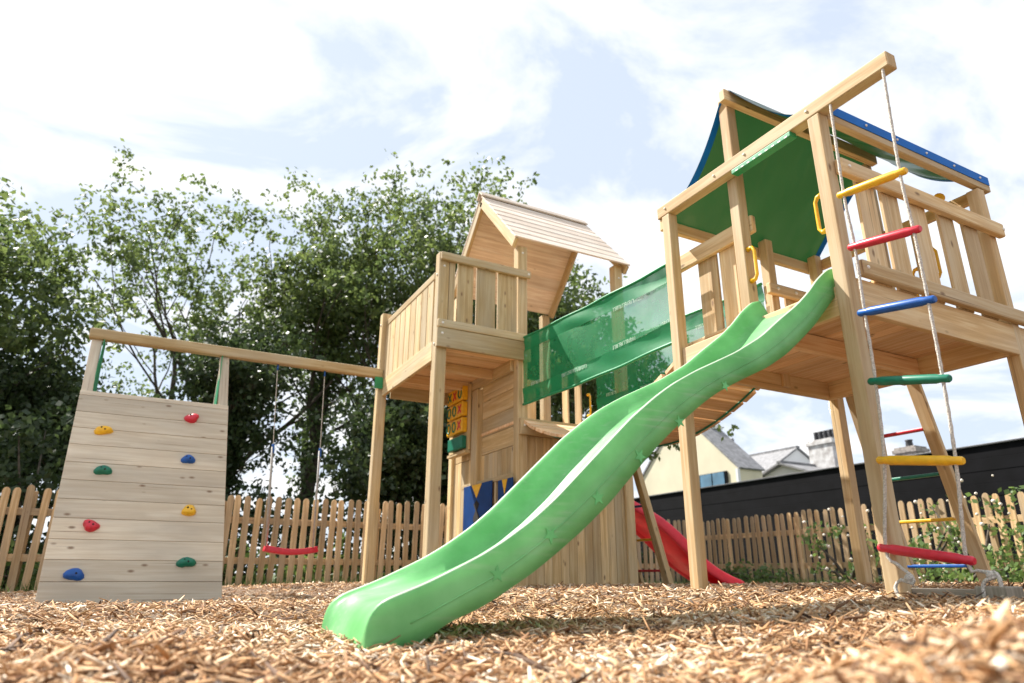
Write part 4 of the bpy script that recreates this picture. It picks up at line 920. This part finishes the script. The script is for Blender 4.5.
# bushes under the trees
def bush(name, label, c, sx, sy, h, seed, mat, n=90, per=26, size=.11, rad=.26, cat='bush', group='bushes growing behind the picket fence'):
    r = np.random.RandomState(seed); t = thing(name, label, cat, c, group)
    q = r.rand(n, 3); cs = np.array(c)+np.stack([(q[:, 0]-.5)*2*sx, (q[:, 1]-.5)*2*sy, q[:, 2]*h*(1-.45*((q[:, 0]-.5)*2)**2)], 1)
    V, Fc, tone = leaf_cloud(r, cs, np.full(n, rad), per, size); raw_mesh('foliage', V, Fc, mat, t, tone, c)
    m = MB()
    for k in range(7): e = cs[r.randint(n)]; m.tube([(c[0]+r.uniform(-.2, .2), c[1], 0), tuple((np.array(c)+e)/2+np.array([0, 0, .1])), tuple(e)], [.03, .02, .008], 5)
    m.build('stems', BARK, t)
bl = ['dark bush at the far left behind the pickets', 'dark bush showing left of the climbing wall', 'bush hidden mostly behind the climbing wall', 'bush directly right of the climbing wall', 'bush behind the red swing seat', 'bush left of the playhouse swing post', 'dark bush between the playhouse posts', 'bush behind the closed playhouse wall', 'bush beyond the bridge']
for k, lb in enumerate(bl):
    x = -4.2+k*1.45; bush('bush', lb, (x, 11.3+.5*math.sin(k*2.1), 0), 1.0, .6, (2.7, 2.6, 2.2, 1.75, 1.5, 1.6, 2.3, 1.9, 1.2)[k], 40+k, LEAFD, 110 if k < 3 else 80, 30)
for k in range(8):
    x = -4.3+k*1.35; bush('weed_clump', ('leafy green weeds at the foot of the fence, far left', 'leafy weeds behind the fence left of the climbing wall', 'leafy weeds at the fence foot behind the climbing wall', 'leafy weeds at the fence foot right of the climbing wall', 'leafy weeds behind the fence below the swing', 'leafy weeds behind the fence left of the playhouse post', 'leafy weeds behind the fence between the playhouse posts', 'leafy weeds behind the fence corner')[k], (x, 9.5+.02*k, 0), .65, .25, .55+.15*math.sin(k*1.7), 60+k, LEAFL, 30, 22, .085, .17, 'weeds', 'weeds along the picket fence')
FLOWER = plain('flower_petals', (.75, .7, .6), .7, .1, 30)
wl = [('tall flowering weeds growing through the pickets behind the slide tower posts', 8.2, 6.1, .95), ('low weeds at the picket foot left of the slide tower post', 8.15, 7.6, .35), ('small weed tuft at the foot of the pickets beside the red slide', 8.2, 8.5, .28), ('tall flowering weeds behind the back post of the slide tower', 8.2, 5.1, .85), ('bright leafy weeds behind the lower rope ladder rungs', 8.35, 4.55, 1.15), ('dense leafy bank at the right edge behind the ladder', 7.7, 3.55, .62), ('leafy weeds rising against the pickets at the right edge', 8.1, 2.9, .7), ('low bright leaves at the foot of the slanting ladder', 7.5, 4.35, .35)]
for k, (lb, x, y, h) in enumerate(wl):
    bush('weed_clump', lb, (x, y, 0), .22, .55, h, 80+k, LEAFL if k != 2 else LEAF, 26 if k in (0, 3) else 40, 15, .07, .13, 'weeds', 'weeds along the picket fence')
    if k in (0, 3, 4):
        r = np.random.RandomState(k); m = MB()
        for q in range(26): m.ball((x-.05+r.uniform(-.2, .15), y+r.uniform(-.6, .6), .15+r.rand()*h), r.uniform(.012, .024), 6, 4)
        tag(m.build('flower_heads', FLOWER), ('white flower heads dotting the pickets behind the slide tower', '', '', 'white flower heads behind the back post', 'white flower heads behind the rope ladder')[k], 'flowers', kind='stuff')
# grass band at the fence foot
r = np.random.RandomState(99); n = 9000; x = np.where(r.rand(n) < .5, r.uniform(-5, 8.4, n), r.uniform(7.7, 8.35, n)); y = np.where(x < 7.6, r.uniform(9.0, 9.6, n)-.35, r.uniform(-1, 9.2, n)); k = (x > 7.6) | (y > 8.75); x = x[k]; y = y[k]; n = len(x)
z = zg(x, y); h = r.uniform(.04, .16, n); az = r.uniform(0, 6.28, n); wv = .006; ln = r.normal(0, .04, (n, 2))
V = np.stack([np.stack([x-np.cos(az)*wv, y-np.sin(az)*wv, z], 1), np.stack([x+np.cos(az)*wv, y+np.sin(az)*wv, z], 1), np.stack([x+ln[:, 0], y+ln[:, 1], z+h], 1)], 1).reshape(-1, 3); i = np.arange(n)*3
tag(raw_mesh('grass', V, np.stack([i, i+1, i+2], 1), LEAFL, tone=r.rand(n)), 'thin grass along the foot of the picket fence', 'grass', kind='stuff')
